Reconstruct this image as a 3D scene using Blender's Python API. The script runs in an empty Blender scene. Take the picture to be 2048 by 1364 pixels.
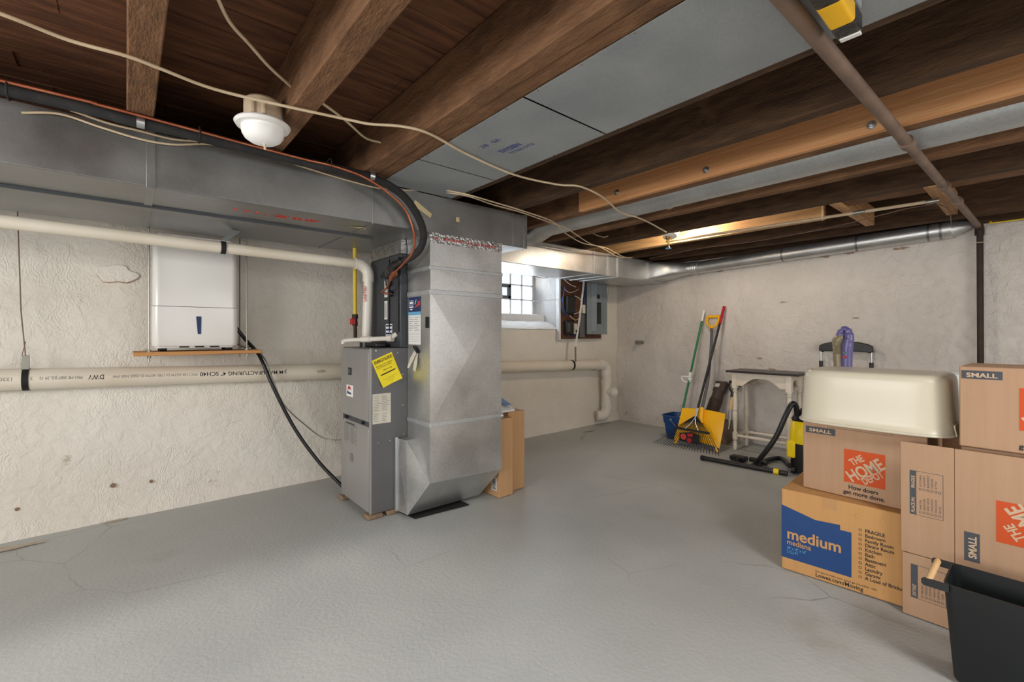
import bpy, bmesh, math, random
from mathutils import Vector, Matrix, noise
random.seed(7)
SC = bpy.context.scene
COL = SC.collection

# ------------------------------------------------------------------ camera
cam_d = bpy.data.cameras.new('camera')
cam = bpy.data.objects.new('camera', cam_d); COL.objects.link(cam)
YAW = math.atan(771/910.0)
cam.location = (0, 0, 1.1)
cam.rotation_euler = (math.pi/2, 0, -YAW)
cam_d.sensor_width = 36.0
cam_d.lens = 910/2048*36.0
cam_d.shift_y = -14/2048
cam_d.clip_start = 0.02
SC.camera = cam

# ------------------------------------------------------------------ view, world, lights
vs = SC.view_settings
vs.view_transform = 'Standard'; vs.look = 'None'; vs.gamma = 1.0; vs.use_curve_mapping = False
vs.exposure = 0.3
W = bpy.data.worlds.new('world'); SC.world = W; W.use_nodes = True
W.node_tree.nodes['Background'].inputs[0].default_value = (0.75, 0.85, 1.0, 1)
W.node_tree.nodes['Background'].inputs[1].default_value = 0.35

def area(name, loc, rot, sx, sy, power, col=(1, 1, 1), spread=180):
    l = bpy.data.lights.new(name, 'AREA'); l.shape = 'RECTANGLE'; l.size = sx; l.size_y = sy
    l.energy = power; l.color = col; l.spread = math.radians(spread)
    o = bpy.data.objects.new(name, l); COL.objects.link(o); o.location = loc; o.rotation_euler = rot
    return o
R = math.radians
# fill lights added at made-up rear openings, and daylight through the side window
area('rear_fill_left', (-0.6, -2.16, 1.02), (R(90), 0, 0), 1.7, 1.9, 12, (1.0, 0.975, 0.94))
area('rear_fill_right', (2.6, -2.16, 1.35), (R(84), 0, 0), 1.6, 0.9, 22, (1.0, 0.97, 0.93))
area('daylight_side_window', (-2.66, 1.1, 1.42), (R(90), 0, R(-90)), 2.4, 0.85, 72, (1.0, 0.985, 0.96))
# daylight of the glass block window
area('daylight_block_window', (3.2, 3.84, 1.62), (R(90), 0, R(180)), 0.72, 0.5, 5, (0.86, 0.93, 1.0))
# unseen overhead fill lights, added behind the camera to brighten the floor
area('overhead_fill_left', (-1.2, -.5, 1.89), (0, 0, 0), .6, .6, 22, (1.0, .985, .96))
area('overhead_fill_right', (1.25, -1.1, 1.89), (0, 0, 0), .6, .6, 30, (1.0, .985, .96))
# low sun entering by the side window
sl = bpy.data.lights.new('sun', 'SUN'); sl.energy = 1.7; sl.angle = R(7); sl.color = (1.0, .98, .95)
so = bpy.data.objects.new('sun', sl); COL.objects.link(so)
so.rotation_euler = Vector((math.cos(R(25)), .01, -math.sin(R(25)))).to_track_quat('-Z', 'Y').to_euler()

# ------------------------------------------------------------------ materials
def lin(c):
    return tuple(((v/255)/12.92 if v/255 <= 0.04045 else (((v/255)+0.055)/1.055)**2.4) for v in c) + (1.0,)

def mat(name, c1, c2=None, scale=8, stretch=(1, 1, 1), rough=0.6, metal=0.0, bump=0.0, bscale=None, c3=None, s3=2.0, t3=(0.55, 0.7),
        detail=4, spec=0.5, emit=None, estr=0.0, bstretch=None, rough2=None, dist=0.0):
    m = bpy.data.materials.new(name); m.use_nodes = True
    nt = m.node_tree; N = nt.nodes; L = nt.links
    b = N['Principled BSDF']
    b.inputs['Roughness'].default_value = rough
    b.inputs['Metallic'].default_value = metal
    b.inputs['Specular IOR Level'].default_value = spec
    b.inputs['Base Color'].default_value = lin(c1)
    tc = N.new('ShaderNodeTexCoord')
    if c2 is not None:
        mp = N.new('ShaderNodeMapping'); mp.inputs['Scale'].default_value = stretch
        L.new(tc.outputs['Object'], mp.inputs['Vector'])
        n = N.new('ShaderNodeTexNoise'); n.inputs['Scale'].default_value = scale; n.inputs['Detail'].default_value = detail
        n.inputs['Distortion'].default_value = dist
        L.new(mp.outputs[0], n.inputs['Vector'])
        r = N.new('ShaderNodeValToRGB'); r.color_ramp.elements[0].position = 0.34; r.color_ramp.elements[1].position = 0.66
        r.color_ramp.elements[0].color = lin(c1); r.color_ramp.elements[1].color = lin(c2)
        L.new(n.outputs['Fac'], r.inputs['Fac'])
        out = r.outputs['Color']
        if rough2 is not None:
            rr = N.new('ShaderNodeMapRange'); rr.inputs[1].default_value = 0.35; rr.inputs[2].default_value = 0.65
            rr.inputs[3].default_value = rough; rr.inputs[4].default_value = rough2
            L.new(n.outputs['Fac'], rr.inputs[0]); L.new(rr.outputs[0], b.inputs['Roughness'])
        if c3 is not None:
            n3 = N.new('ShaderNodeTexNoise'); n3.inputs['Scale'].default_value = s3; n3.inputs['Detail'].default_value = 6
            n3.inputs['Roughness'].default_value = 0.65
            L.new(tc.outputs['Object'], n3.inputs['Vector'])
            r3 = N.new('ShaderNodeValToRGB'); r3.color_ramp.elements[0].position = t3[0]; r3.color_ramp.elements[1].position = t3[1]
            r3.color_ramp.elements[0].color = (0, 0, 0, 1); r3.color_ramp.elements[1].color = (1, 1, 1, 1)
            L.new(n3.outputs['Fac'], r3.inputs['Fac'])
            mx = N.new('ShaderNodeMix'); mx.data_type = 'RGBA'
            L.new(r3.outputs['Color'], mx.inputs[0]); L.new(out, mx.inputs[6]); mx.inputs[7].default_value = lin(c3)
            out = mx.outputs[2]
        L.new(out, b.inputs['Base Color'])
    if bump:
        mp2 = N.new('ShaderNodeMapping'); mp2.inputs['Scale'].default_value = bstretch or stretch
        L.new(tc.outputs['Object'], mp2.inputs['Vector'])
        nb = N.new('ShaderNodeTexNoise'); nb.inputs['Scale'].default_value = bscale or scale*3; nb.inputs['Detail'].default_value = 5
        nb.inputs['Distortion'].default_value = dist
        L.new(mp2.outputs[0], nb.inputs['Vector'])
        bp = N.new('ShaderNodeBump'); bp.inputs['Strength'].default_value = bump; bp.inputs['Distance'].default_value = 0.01
        L.new(nb.outputs['Fac'], bp.inputs['Height']); L.new(bp.outputs[0], b.inputs['Normal'])
    if emit is not None:
        b.inputs['Emission Color'].default_value = lin(emit); b.inputs['Emission Strength'].default_value = estr
    return m

def plaster(name, base, warm, stain, tscale=3.2, bstr=.7):
    """limewashed parging: trowel swirls, pits, brown scuffs"""
    m = mat(name, base, warm, scale=0.9, rough=0.9, spec=0.15, detail=5)
    nt = m.node_tree; N = nt.nodes; L = nt.links; b = N['Principled BSDF']
    tc = N['Texture Coordinate']
    src = b.inputs['Base Color'].links[0].from_socket
    n3 = N.new('ShaderNodeTexNoise'); n3.inputs['Scale'].default_value = 4.2; n3.inputs['Detail'].default_value = 10; n3.inputs['Roughness'].default_value = 0.72
    L.new(tc.outputs['Object'], n3.inputs['Vector'])
    r3 = N.new('ShaderNodeValToRGB'); r3.color_ramp.elements[0].position = 0.635; r3.color_ramp.elements[1].position = 0.69
    r3.color_ramp.elements[0].color = (0, 0, 0, 1); r3.color_ramp.elements[1].color = (.55, .55, .55, 1)
    L.new(n3.outputs['Fac'], r3.inputs['Fac'])
    mx = N.new('ShaderNodeMix'); mx.data_type = 'RGBA'; mx.inputs[7].default_value = lin(stain)
    L.new(r3.outputs['Color'], mx.inputs[0]); L.new(src, mx.inputs[6]); L.new(mx.outputs[2], b.inputs['Base Color'])
    # trowel swirl bump + fine grain
    wv = N.new('ShaderNodeTexWave'); wv.inputs['Scale'].default_value = 16; wv.inputs['Distortion'].default_value = 22; wv.inputs['Detail'].default_value = 3
    wv.inputs['Detail Scale'].default_value = 0.8; wv.inputs['Detail Roughness'].default_value = 0.55
    L.new(tc.outputs['Object'], wv.inputs['Vector'])
    nm = N.new('ShaderNodeTexNoise'); nm.inputs['Scale'].default_value = tscale; nm.inputs['Detail'].default_value = 2
    L.new(tc.outputs['Object'], nm.inputs['Vector'])
    rm = N.new('ShaderNodeMapRange'); rm.inputs[1].default_value = 0.42; rm.inputs[2].default_value = 0.62; rm.inputs[4].default_value = 0.22
    L.new(nm.outputs['Fac'], rm.inputs[0])
    mm = N.new('ShaderNodeMath'); mm.operation = 'MULTIPLY'; L.new(wv.outputs['Fac'], mm.inputs[0]); L.new(rm.outputs[0], mm.inputs[1])
    ng = N.new('ShaderNodeTexNoise'); ng.inputs['Scale'].default_value = 16; ng.inputs['Detail'].default_value = 8; ng.inputs['Roughness'].default_value = 0.62; ng.inputs['Distortion'].default_value = 0.8
    L.new(tc.outputs['Object'], ng.inputs['Vector'])
    ad = N.new('ShaderNodeMath'); ad.operation = 'MULTIPLY_ADD'; ad.inputs[1].default_value = 1.9
    L.new(ng.outputs['Fac'], ad.inputs[0]); L.new(mm.outputs[0], ad.inputs[2])
    bp = N.new('ShaderNodeBump'); bp.inputs['Strength'].default_value = bstr; bp.inputs['Distance'].default_value = 0.010
    L.new(ad.outputs[0], bp.inputs['Height']); L.new(bp.outputs[0], b.inputs['Normal'])
    return m

def galv(name, c1, c2, rough=0.38, metal=0.85, spang=70, var=0.5):
    """galvanised sheet with spangle"""
    m = mat(name, c1, c2, scale=3.5, rough=rough, metal=metal, detail=6, rough2=rough+0.12)
    nt = m.node_tree; N = nt.nodes; L = nt.links; b = N['Principled BSDF']; tc = N['Texture Coordinate']
    v = N.new('ShaderNodeTexVoronoi'); v.inputs['Scale'].default_value = spang
    L.new(tc.outputs['Object'], v.inputs['Vector'])
    src = b.inputs['Base Color'].links[0].from_socket
    bw = N.new('ShaderNodeRGBToBW'); L.new(v.outputs['Color'], bw.inputs[0])
    mr = N.new('ShaderNodeMapRange'); mr.inputs[3].default_value = 1-0.28*var; mr.inputs[4].default_value = 1+0.22*var
    L.new(bw.outputs[0], mr.inputs[0])
    mx = N.new('ShaderNodeMix'); mx.data_type = 'RGBA'; mx.blend_type = 'MULTIPLY'; mx.inputs[0].default_value = 1
    L.new(src, mx.inputs[6]); L.new(mr.outputs[0], mx.inputs[7]); L.new(mx.outputs[2], b.inputs['Base Color'])
    return m

M = {}
M['wallA'] = plaster('limewash_back', (236, 231, 222), (219, 211, 199), (150, 128, 100))
M['wallB'] = plaster('limewash_right', (226, 219, 212), (206, 197, 189), (140, 112, 90), 2.4, 1.0)
M['reveal'] = plaster('limewash_reveal', (228, 228, 228), (214, 214, 214), (190, 185, 178))
M['floor'] = mat('painted_concrete', (168, 171, 169), (182, 184, 181), scale=1.3, rough=0.42, bump=0.2, bscale=60, detail=7, spec=0.42, c3=(160, 158, 150), s3=1.7, t3=(0.6, 0.78), rough2=0.6, dist=0.4)
def crack_floor(m):
    nt = m.node_tree; N = nt.nodes; L = nt.links; b = N['Principled BSDF']; tc = N['Texture Coordinate']
    src = b.inputs['Base Color'].links[0].from_socket
    n1 = N.new('ShaderNodeTexNoise'); n1.inputs['Scale'].default_value = 3; n1.inputs['Detail'].default_value = 8
    L.new(tc.outputs['Object'], n1.inputs['Vector'])
    mv = N.new('ShaderNodeMix'); mv.data_type = 'VECTOR'; mv.inputs[0].default_value = .10
    L.new(tc.outputs['Object'], mv.inputs[4]); L.new(n1.outputs['Color'], mv.inputs[5])
    v = N.new('ShaderNodeTexVoronoi'); v.feature = 'DISTANCE_TO_EDGE'; v.inputs['Scale'].default_value = 1.5
    L.new(mv.outputs[1], v.inputs['Vector'])
    lt = N.new('ShaderNodeMapRange'); lt.inputs[1].default_value = .0; lt.inputs[2].default_value = .006; lt.inputs[3].default_value = 1; lt.inputs[4].default_value = 0
    L.new(v.outputs['Distance'], lt.inputs[0])
    n2 = N.new('ShaderNodeTexNoise'); n2.inputs['Scale'].default_value = 1.3; L.new(tc.outputs['Object'], n2.inputs['Vector'])
    m2 = N.new('ShaderNodeMapRange'); m2.inputs[1].default_value = .52; m2.inputs[2].default_value = .62; L.new(n2.outputs['Fac'], m2.inputs[0])
    mu = N.new('ShaderNodeMath'); mu.operation = 'MULTIPLY'; L.new(lt.outputs[0], mu.inputs[0]); L.new(m2.outputs[0], mu.inputs[1])
    mk = N.new('ShaderNodeMath'); mk.operation = 'MULTIPLY'; mk.inputs[1].default_value = .55; L.new(mu.outputs[0], mk.inputs[0])
    mx = N.new('ShaderNodeMix'); mx.data_type = 'RGBA'; mx.inputs[7].default_value = lin((110, 106, 98))
    L.new(mk.outputs[0], mx.inputs[0]); L.new(src, mx.inputs[6]); L.new(mx.outputs[2], b.inputs['Base Color'])
crack_floor(M['floor'])
M['chip'] = mat('bare_concrete', (196, 184, 166), (178, 164, 144), scale=20, rough=0.9, bump=.3)
M['joist'] = mat('old_joist_wood', (134, 98, 70), (108, 77, 54), scale=9, stretch=(5, .8, 5), rough=0.8, bump=0.6, bscale=34, bstretch=(4, 1.2, 4), c3=(84, 60, 44), s3=3.2, t3=(.50, .72), spec=.25)
M['joistD'] = mat('dark_joist_wood', (86, 63, 44), (62, 45, 32), scale=9, stretch=(5, .8, 5), rough=0.8, bump=0.6, bscale=34, bstretch=(4, 1.2, 4), c3=(112, 84, 60), s3=3, t3=(.6, .78), spec=.25)
M['plank'] = mat('subfloor_plank_wood', (116, 76, 52), (82, 53, 38), scale=6, stretch=(.6, 5, 5), rough=0.75, bump=0.4, bscale=12, bstretch=(.8, 9, 9), c3=(140, 94, 64), s3=2.2, t3=(.55, .75), spec=.25)
M['gap'] = mat('plank_gap_dark', (14, 10, 8), rough=.9)
M['lumber'] = mat('new_fir_lumber', (206, 154, 106), (188, 130, 84), scale=5, stretch=(9, .22, 9), rough=0.62, bump=0.2, bscale=16, bstretch=(9, .5, 9), spec=.3)
M['pine'] = mat('raw_pine_block', (196, 152, 104), (160, 116, 76), scale=6, stretch=(.6, 7, 7), rough=0.7, bump=.2)
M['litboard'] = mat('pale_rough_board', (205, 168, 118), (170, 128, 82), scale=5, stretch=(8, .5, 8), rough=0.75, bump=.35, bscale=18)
M['ply'] = mat('plywood_edge', (205, 152, 92), (160, 104, 56), scale=4, stretch=(.3, 1, 40), rough=0.7)
M['brownboard'] = mat('brown_backboard', (106, 66, 42), (76, 46, 30), scale=5, stretch=(1, 1, 4), rough=0.75)
M['trunk'] = galv('dusty_galvanised', (134, 134, 133), (156, 157, 157), rough=0.36, metal=0.9, spang=120, var=.2)
M['galv'] = galv('galvanised_spangle', (190, 191, 190), (212, 213, 212), rough=0.34, metal=0.86, spang=110, var=.3)
M['galvL'] = galv('bright_galvanised', (186, 190, 192), (204, 207, 208), rough=0.4, metal=0.7, spang=110, var=.3)
M['pan'] = galv('dull_zinc_panel', (152, 158, 162), (166, 170, 172), rough=0.55, metal=0.45, spang=160, var=.2)
M['foil'] = mat('foil_tape', (210, 210, 210), (170, 170, 172), scale=30, rough=0.25, metal=0.9, bump=.6, bscale=60)
M['pvc'] = mat('aged_pvc', (228, 220, 204), (216, 205, 186), scale=2.5, rough=0.42, spec=.45)
M['pvcW'] = mat('white_pvc', (230, 226, 216), (220, 214, 202), scale=3, rough=0.38)
M['white'] = mat('white_plastic', (232, 230, 226), rough=0.25, spec=.5)
M['whitem'] = mat('matte_white', (226, 224, 220), (214, 211, 205), scale=9, rough=0.6)
M['black'] = mat('black_plastic', (24, 24, 25), rough=0.38)
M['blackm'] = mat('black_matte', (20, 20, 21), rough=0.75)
M['foam'] = mat('black_foam_insulation', (34, 34, 35), (46, 45, 44), scale=16, rough=0.85, bump=.2)
M['copper'] = mat('copper_tube', (196, 122, 92), (170, 96, 70), scale=12, rough=0.33, metal=0.9)
M['brass'] = mat('brass', (196, 160, 96), rough=0.35, metal=.9)
M['cable'] = mat('cream_cable_sheath', (214, 194, 164), (196, 174, 142), scale=7, rough=0.55)
M['ycable'] = mat('yellow_cable', (222, 190, 40), rough=.5)
M['furn'] = mat('furnace_grey_enamel', (158, 156, 153), (150, 148, 145), scale=2, rough=0.42, metal=.25)
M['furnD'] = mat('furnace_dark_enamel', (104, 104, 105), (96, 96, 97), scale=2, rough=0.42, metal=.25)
M['coil'] = mat('coil_dark_enamel', (70, 73, 78), (62, 65, 70), scale=2, rough=0.45, metal=.2)
M['yellowP'] = mat('energy_yellow', (242, 219, 22), rough=.55)
M['paper'] = mat('aged_paper', (214, 210, 196), (202, 197, 182), scale=14, rough=.8)
M['paperW'] = mat('white_paper', (236, 236, 234), rough=.7)
M['ink'] = mat('black_ink', (34, 32, 32), rough=.7)
M['inkG'] = mat('grey_ink', (128, 124, 118), rough=.7)
M['inkR'] = mat('red_ink', (196, 60, 50), rough=.7)
M['inkP'] = mat('purple_ink', (76, 84, 142), rough=.7)
M['navy'] = mat('navy_print', (34, 52, 96), rough=.6)
M['sky'] = mat('pale_blue_print', (110, 176, 214), rough=.6)
M['blue'] = mat('blue_print', (40, 88, 160), rough=.6)
M['card'] = mat('kraft_cardboard', (184, 150, 122), (181, 146, 117), scale=2.0, stretch=(1, 30, 1), rough=.85, spec=.2, bump=.06, bscale=5, bstretch=(1, 40, 1))
M['cardL'] = mat('golden_cardboard', (202, 154, 100), (198, 149, 95), scale=2.0, stretch=(1, 24, 1), rough=.8, spec=.25, bump=.06, bscale=5, bstretch=(1, 40, 1))
M['cardF'] = mat('column_cardboard', (196, 156, 114), (192, 151, 109), scale=3, stretch=(20, 20, 1), rough=.85, spec=.2)
M['cardIn'] = mat('kraft_print_reverse', (206, 178, 150), rough=.85, spec=.2)
M['slate'] = mat('slate_print', (74, 78, 84), rough=.75)
M['orange'] = mat('orange_print', (204, 80, 30), rough=.75)
M['lnavy'] = mat('deep_blue_print', (18, 64, 122), rough=.6)
M['tub'] = mat('cream_plastic', (218, 210, 188), rough=0.32, spec=.5)
M['bin'] = mat('black_steel_bin', (18, 22, 24), (15, 18, 20), scale=3, rough=0.42)
M['dowel'] = mat('pale_wood_dowel', (224, 188, 138), (208, 168, 116), scale=10, stretch=(1, 1, 1), rough=.5)
M['binblue'] = mat('blue_bucket_plastic', (16, 64, 122), rough=.38)
M['green'] = mat('green_handle', (24, 116, 66), rough=.35)
M['red'] = mat('red_grip', (178, 28, 34), rough=.45)
M['yel'] = mat('yellow_shovel_plastic', (250, 186, 20), rough=.3)
M['karyel'] = mat('yellow_vacuum_plastic', (248, 214, 20), rough=.3)
M['grey'] = mat('grey_plastic', (92, 94, 97), rough=.4)
M['steel'] = mat('bright_steel', (186, 186, 186), rough=.3, metal=.9)
M['rod'] = mat('zinc_rod', (150, 148, 138), rough=.4, metal=.8)
M['rust'] = mat('old_iron_pipe', (140, 118, 102), (112, 92, 80), scale=6, rough=.6, metal=.35, bump=.2)
M['darkpipe'] = mat('dark_iron_pipe', (70, 52, 44), (50, 38, 34), scale=9, rough=.65, metal=.3, c3=(150, 130, 115), s3=6, t3=(.62, .7))
M['brownP'] = mat('brown_downspout', (74, 58, 48), (62, 48, 40), scale=8, rough=.5)
M['spade'] = mat('worn_spade_blade', (110, 98, 86), (88, 76, 66), scale=8, rough=.55, metal=.4)
M['tabW'] = mat('worn_cream_paint', (226, 216, 200), (212, 200, 182), scale=6, rough=.55, c3=(170, 146, 118), s3=6, t3=(.66, .76))
M['tabT'] = mat('dark_tabletop', (46, 40, 40), (34, 30, 31), scale=5, stretch=(1, .2, 1), rough=.35)
M['purple'] = mat('purple_plastic', (104, 98, 150), rough=.3)
M['gold'] = mat('gold_grey_plastic', (146, 134, 108), rough=.4, metal=.2)
M['panelG'] = mat('panel_grey_enamel', (136, 146, 152), (128, 138, 144), scale=3, rough=.45, metal=.1)
M['bluew'] = mat('blue_wire', (40, 84, 150), rough=.5)
M['glowbulb'] = mat('lit_bulb', (255, 240, 214), emit=(255, 224, 176), estr=22)
M['tan'] = mat('tan_ceramic', (196, 176, 150), (182, 160, 132), scale=14, rough=.6)
M['amber'] = mat('amber_grip', (214, 120, 30), rough=.3)
M['silver_tape'] = mat('bright_strap', (190, 192, 194), rough=.35, metal=.7)
M['masking'] = mat('masking_tape', (206, 190, 146), rough=.8)
M['scuff'] = mat('brown_scuffed_plaster', (178, 152, 132), (140, 116, 98), scale=26, rough=.9)
M['shim'] = mat('wood_shim', (156, 130, 104), (126, 102, 80), scale=14, rough=.8)
# hazard tape: yellow and black bands
M['hazY'] = mat('hazard_yellow_tape', (244, 186, 26), rough=.4)
M['hazB'] = mat('hazard_black_tape', (26, 25, 25), (48, 46, 45), scale=22, rough=.28, bump=.4)
# glass blocks of the lit window
g = bpy.data.materials.new('lit_glass_block'); g.use_nodes = True
N = g.node_tree.nodes; L = g.node_tree.links; b = N['Principled BSDF']
b.inputs['Base Color'].default_value = lin((226, 236, 244)); b.inputs['Roughness'].default_value = .12
tc = N.new('ShaderNodeTexCoord'); nz = N.new('ShaderNodeTexNoise'); nz.inputs['Scale'].default_value = 22; nz.inputs['Distortion'].default_value = 1.4
L.new(tc.outputs['Object'], nz.inputs['Vector'])
mr = N.new('ShaderNodeMapRange'); mr.inputs[1].default_value = .35; mr.inputs[2].default_value = .65; mr.inputs[3].default_value = .62; mr.inputs[4].default_value = 1.0
L.new(nz.outputs['Fac'], mr.inputs[0]); L.new(mr.outputs[0], b.inputs['Emission Strength'])
b.inputs['Emission Color'].default_value = lin((224, 238, 255))
bp = N.new('ShaderNodeBump'); bp.inputs['Strength'].default_value = .5; L.new(nz.outputs['Fac'], bp.inputs['Height']); L.new(bp.outputs[0], b.inputs['Normal'])
M['glass'] = g

# ------------------------------------------------------------------ geometry helpers
S, Cc = math.sin(YAW), math.cos(YAW)
def at(x, y, **k):
    """survey helper: the point of a known plane (X=, Y= or Z=) that a sight line meets"""
    a = (x-1024)/910; bb = (668-y)/910
    d = Vector((a*Cc+S, Cc-a*S, bb))
    if 'X' in k: t = k['X']/d.x
    elif 'Y' in k: t = k['Y']/d.y
    else: t = (k['Z']-1.1)/d.z
    return Vector((0, 0, 1.1)) + d*t

def frame(d):
    d = Vector(d).normalized()
    u = d.cross(Vector((0, 0, 1)))
    if u.length < 1e-4: u = Vector((1, 0, 0))
    u.normalize(); v = u.cross(d).normalized()
    return d, u, v

def spline(pts, n=6):
    P = [Vector(p) for p in pts]
    if len(P) < 3: return P
    out = []
    for i in range(len(P)-1):
        p0 = P[i-1] if i else P[0]*2-P[1]
        p1, p2 = P[i], P[i+1]
        p3 = P[i+2] if i+2 < len(P) else P[-1]*2-P[-2]
        for k in range(n):
            t = k/n
            out.append(0.5*((2*p1)+(p2-p0)*t+(2*p0-5*p1+4*p2-p3)*t*t+(3*p1-p0-3*p2+p3)*t**3))
    out.append(P[-1])
    return out

class MB:
    def __init__(s): s.v = []; s.f = []
    def add(s, vs, fs):
        o = len(s.v); s.v += [Vector(p) for p in vs]; s.f += [tuple(i+o for i in q) for q in fs]; return s
    def box(s, lo, hi):
        x0, y0, z0 = lo; x1, y1, z1 = hi
        return s.add([(x0,y0,z0),(x1,y0,z0),(x1,y1,z0),(x0,y1,z0),(x0,y0,z1),(x1,y0,z1),(x1,y1,z1),(x0,y1,z1)],
              [(0,3,2,1),(4,5,6,7),(0,1,5,4),(1,2,6,5),(2,3,7,6),(3,0,4,7)])
    def obox(s, F, lo, hi):
        """box in a frame: F(u,v,n) -> world"""
        u0, v0, n0 = lo; u1, v1, n1 = hi
        p = [F(u,v,n) for (u,v,n) in [(u0,v0,n0),(u1,v0,n0),(u1,v1,n0),(u0,v1,n0),(u0,v0,n1),(u1,v0,n1),(u1,v1,n1),(u0,v1,n1)]]
        return s.add(p, [(0,3,2,1),(4,5,6,7),(0,1,5,4),(1,2,6,5),(2,3,7,6),(3,0,4,7)])
    def prism(s, poly, ext):
        n = len(poly); e = Vector(ext); a = [Vector(p) for p in poly]
        return s.add(a+[p+e for p in a], [tuple(range(n-1,-1,-1)), tuple(range(n,2*n))]+[(i,(i+1)%n,(i+1)%n+n,i+n) for i in range(n)])
    def tube(s, pts, r, seg=10, caps=True, squash=1.0, up=None):
        P = [Vector(p) for p in pts]; n = len(P); rr = r if isinstance(r, (list, tuple)) else [r]*n
        vs = []; u = None
        for i in range(n):
            d = (P[min(i+1,n-1)]-P[max(i-1,0)]).normalized()
            if u is None:
                u = Vector(up) if up else d.cross(Vector((0,0,1)))
                if u.length < 1e-3: u = Vector((1,0,0))
            u = (u-d*u.dot(d)).normalized(); w = d.cross(u)
            for k in range(seg):
                a = 2*math.pi*k/seg
                vs.append(P[i]+(u*math.cos(a)+w*math.sin(a)*squash)*rr[i])
        fs = [(i*seg+k, i*seg+(k+1)%seg, (i+1)*seg+(k+1)%seg, (i+1)*seg+k) for i in range(n-1) for k in range(seg)]
        if caps: fs += [tuple(range(seg-1,-1,-1)), tuple(range((n-1)*seg, n*seg))]
        return s.add(vs, fs)
    def lathe(s, c, axis, prof, seg=20):
        """prof: (distance along axis, radius)"""
        d, u, w = frame(axis); c = Vector(c); vs = []; n = len(prof)
        for (h, r) in prof:
            for k in range(seg):
                a = 2*math.pi*k/seg; vs.append(c+d*h+(u*math.cos(a)+w*math.sin(a))*max(r,1e-4))
        fs = [(i*seg+k, i*seg+(k+1)%seg, (i+1)*seg+(k+1)%seg, (i+1)*seg+k) for i in range(n-1) for k in range(seg)]
        fs += [tuple(range(seg-1,-1,-1)), tuple(range((n-1)*seg, n*seg))]
        return s.add(vs, fs)
    def grid(s, G):
        n, m = len(G), len(G[0])
        return s.add([p for row in G for p in row], [(i*m+j, i*m+j+1, (i+1)*m+j+1, (i+1)*m+j) for i in range(n-1) for j in range(m-1)])
    def sheet(s, G, t):
        """thick sheet from a grid of points, thickness vector field along local normals"""
        n, m = len(G), len(G[0]); G = [[Vector(p) for p in r] for r in G]; H = []
        for i in range(n):
            row = []
            for j in range(m):
                a = G[min(i+1,n-1)][j]-G[max(i-1,0)][j]; c = G[i][min(j+1,m-1)]-G[i][max(j-1,0)]
                row.append(G[i][j]+a.cross(c).normalized()*t)
            H.append(row)
        s.grid(G); s.grid([r[::-1] for r in H])
        for i in range(n-1):
            s.add([G[i][0],G[i+1][0],H[i+1][0],H[i][0]],[(0,1,2,3)]); s.add([G[i][-1],G[i+1][-1],H[i+1][-1],H[i][-1]],[(3,2,1,0)])
        for j in range(m-1):
            s.add([G[0][j],G[0][j+1],H[0][j+1],H[0][j]],[(3,2,1,0)]); s.add([G[-1][j],G[-1][j+1],H[-1][j+1],H[-1][j]],[(0,1,2,3)])
        return s
    def loft(s, rings, cap0=True, cap1=True):
        m = len(rings[0]); n = len(rings)
        fs = [(i*m+k, i*m+(k+1)%m, (i+1)*m+(k+1)%m, (i+1)*m+k) for i in range(n-1) for k in range(m)]
        if cap0: fs.append(tuple(range(m-1,-1,-1)))
        if cap1: fs.append(tuple(range((n-1)*m, n*m)))
        return s.add([p for r in rings for p in r], fs)
    def text(s, txt, F, u, v, size, n=0.0008, align='LEFT', bold=0.0, hs=1.0, rot=0.0, fit=None, shear=0.0):
        c = bpy.data.curves.new('t', 'FONT'); c.body = txt; c.size = 1.0; c.align_x = align; c.offset = bold; c.shear = shear; c.resolution_u = 3
        o = bpy.data.objects.new('t', c); me = o.to_mesh()
        vs = [p.co.copy() for p in me.vertices]; fs = [tuple(p.vertices) for p in me.polygons]
        o.to_mesh_clear(); bpy.data.objects.remove(o); bpy.data.curves.remove(c)
        if not vs: return s
        if fit:
            w = max(p.x for p in vs)-min(p.x for p in vs); hs = fit/(w*size)
        ca, sa = math.cos(rot), math.sin(rot)
        q = []
        for p in vs:
            x, y = p.x*size*hs, p.y*size
            q.append(F(u+x*ca-y*sa, v+x*sa+y*ca, n))
        return s.add(q, fs)
    def build(s, name, m, parent=None, smooth=False, bevel=0.0, bseg=2, orig=None):
        me = bpy.data.meshes.new(name)
        if parent is not None: off = parent['_w'] if '_w' in parent else (0,0,0)
        elif orig is not None: off = orig
        else:
            xs = [p.x for p in s.v]; ys = [p.y for p in s.v]; zs = [p.z for p in s.v]
            off = ((min(xs)+max(xs))/2, (min(ys)+max(ys))/2, min(zs))
        off = Vector(off)
        me.from_pydata([tuple(p-off) for p in s.v], [], s.f)
        bm = bmesh.new(); bm.from_mesh(me)
        bmesh.ops.remove_doubles(bm, verts=bm.verts, dist=1e-5)
        bmesh.ops.recalc_face_normals(bm, faces=bm.faces)
        bm.to_mesh(me); bm.free()
        me.materials.append(m)
        o = bpy.data.objects.new(name, me); COL.objects.link(o)
        if parent is not None:
            o.parent = parent; o.location = (0,0,0); o['_w'] = parent['_w']
        else:
            o.location = off; o['_w'] = tuple(off)
        if smooth:
            for p in me.polygons: p.use_smooth = True
            try: me.set_sharp_from_angle(angle=math.radians(42))
            except Exception: pass
        if bevel:
            bv = o.modifiers.new('bevel', 'BEVEL'); bv.width = bevel; bv.segments = bseg; bv.limit_method = 'ANGLE'; bv.angle_limit = math.radians(40)
            for p in me.polygons: p.use_smooth = True
            try: me.set_sharp_from_angle(angle=math.radians(42))
            except Exception: pass
        return o

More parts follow.
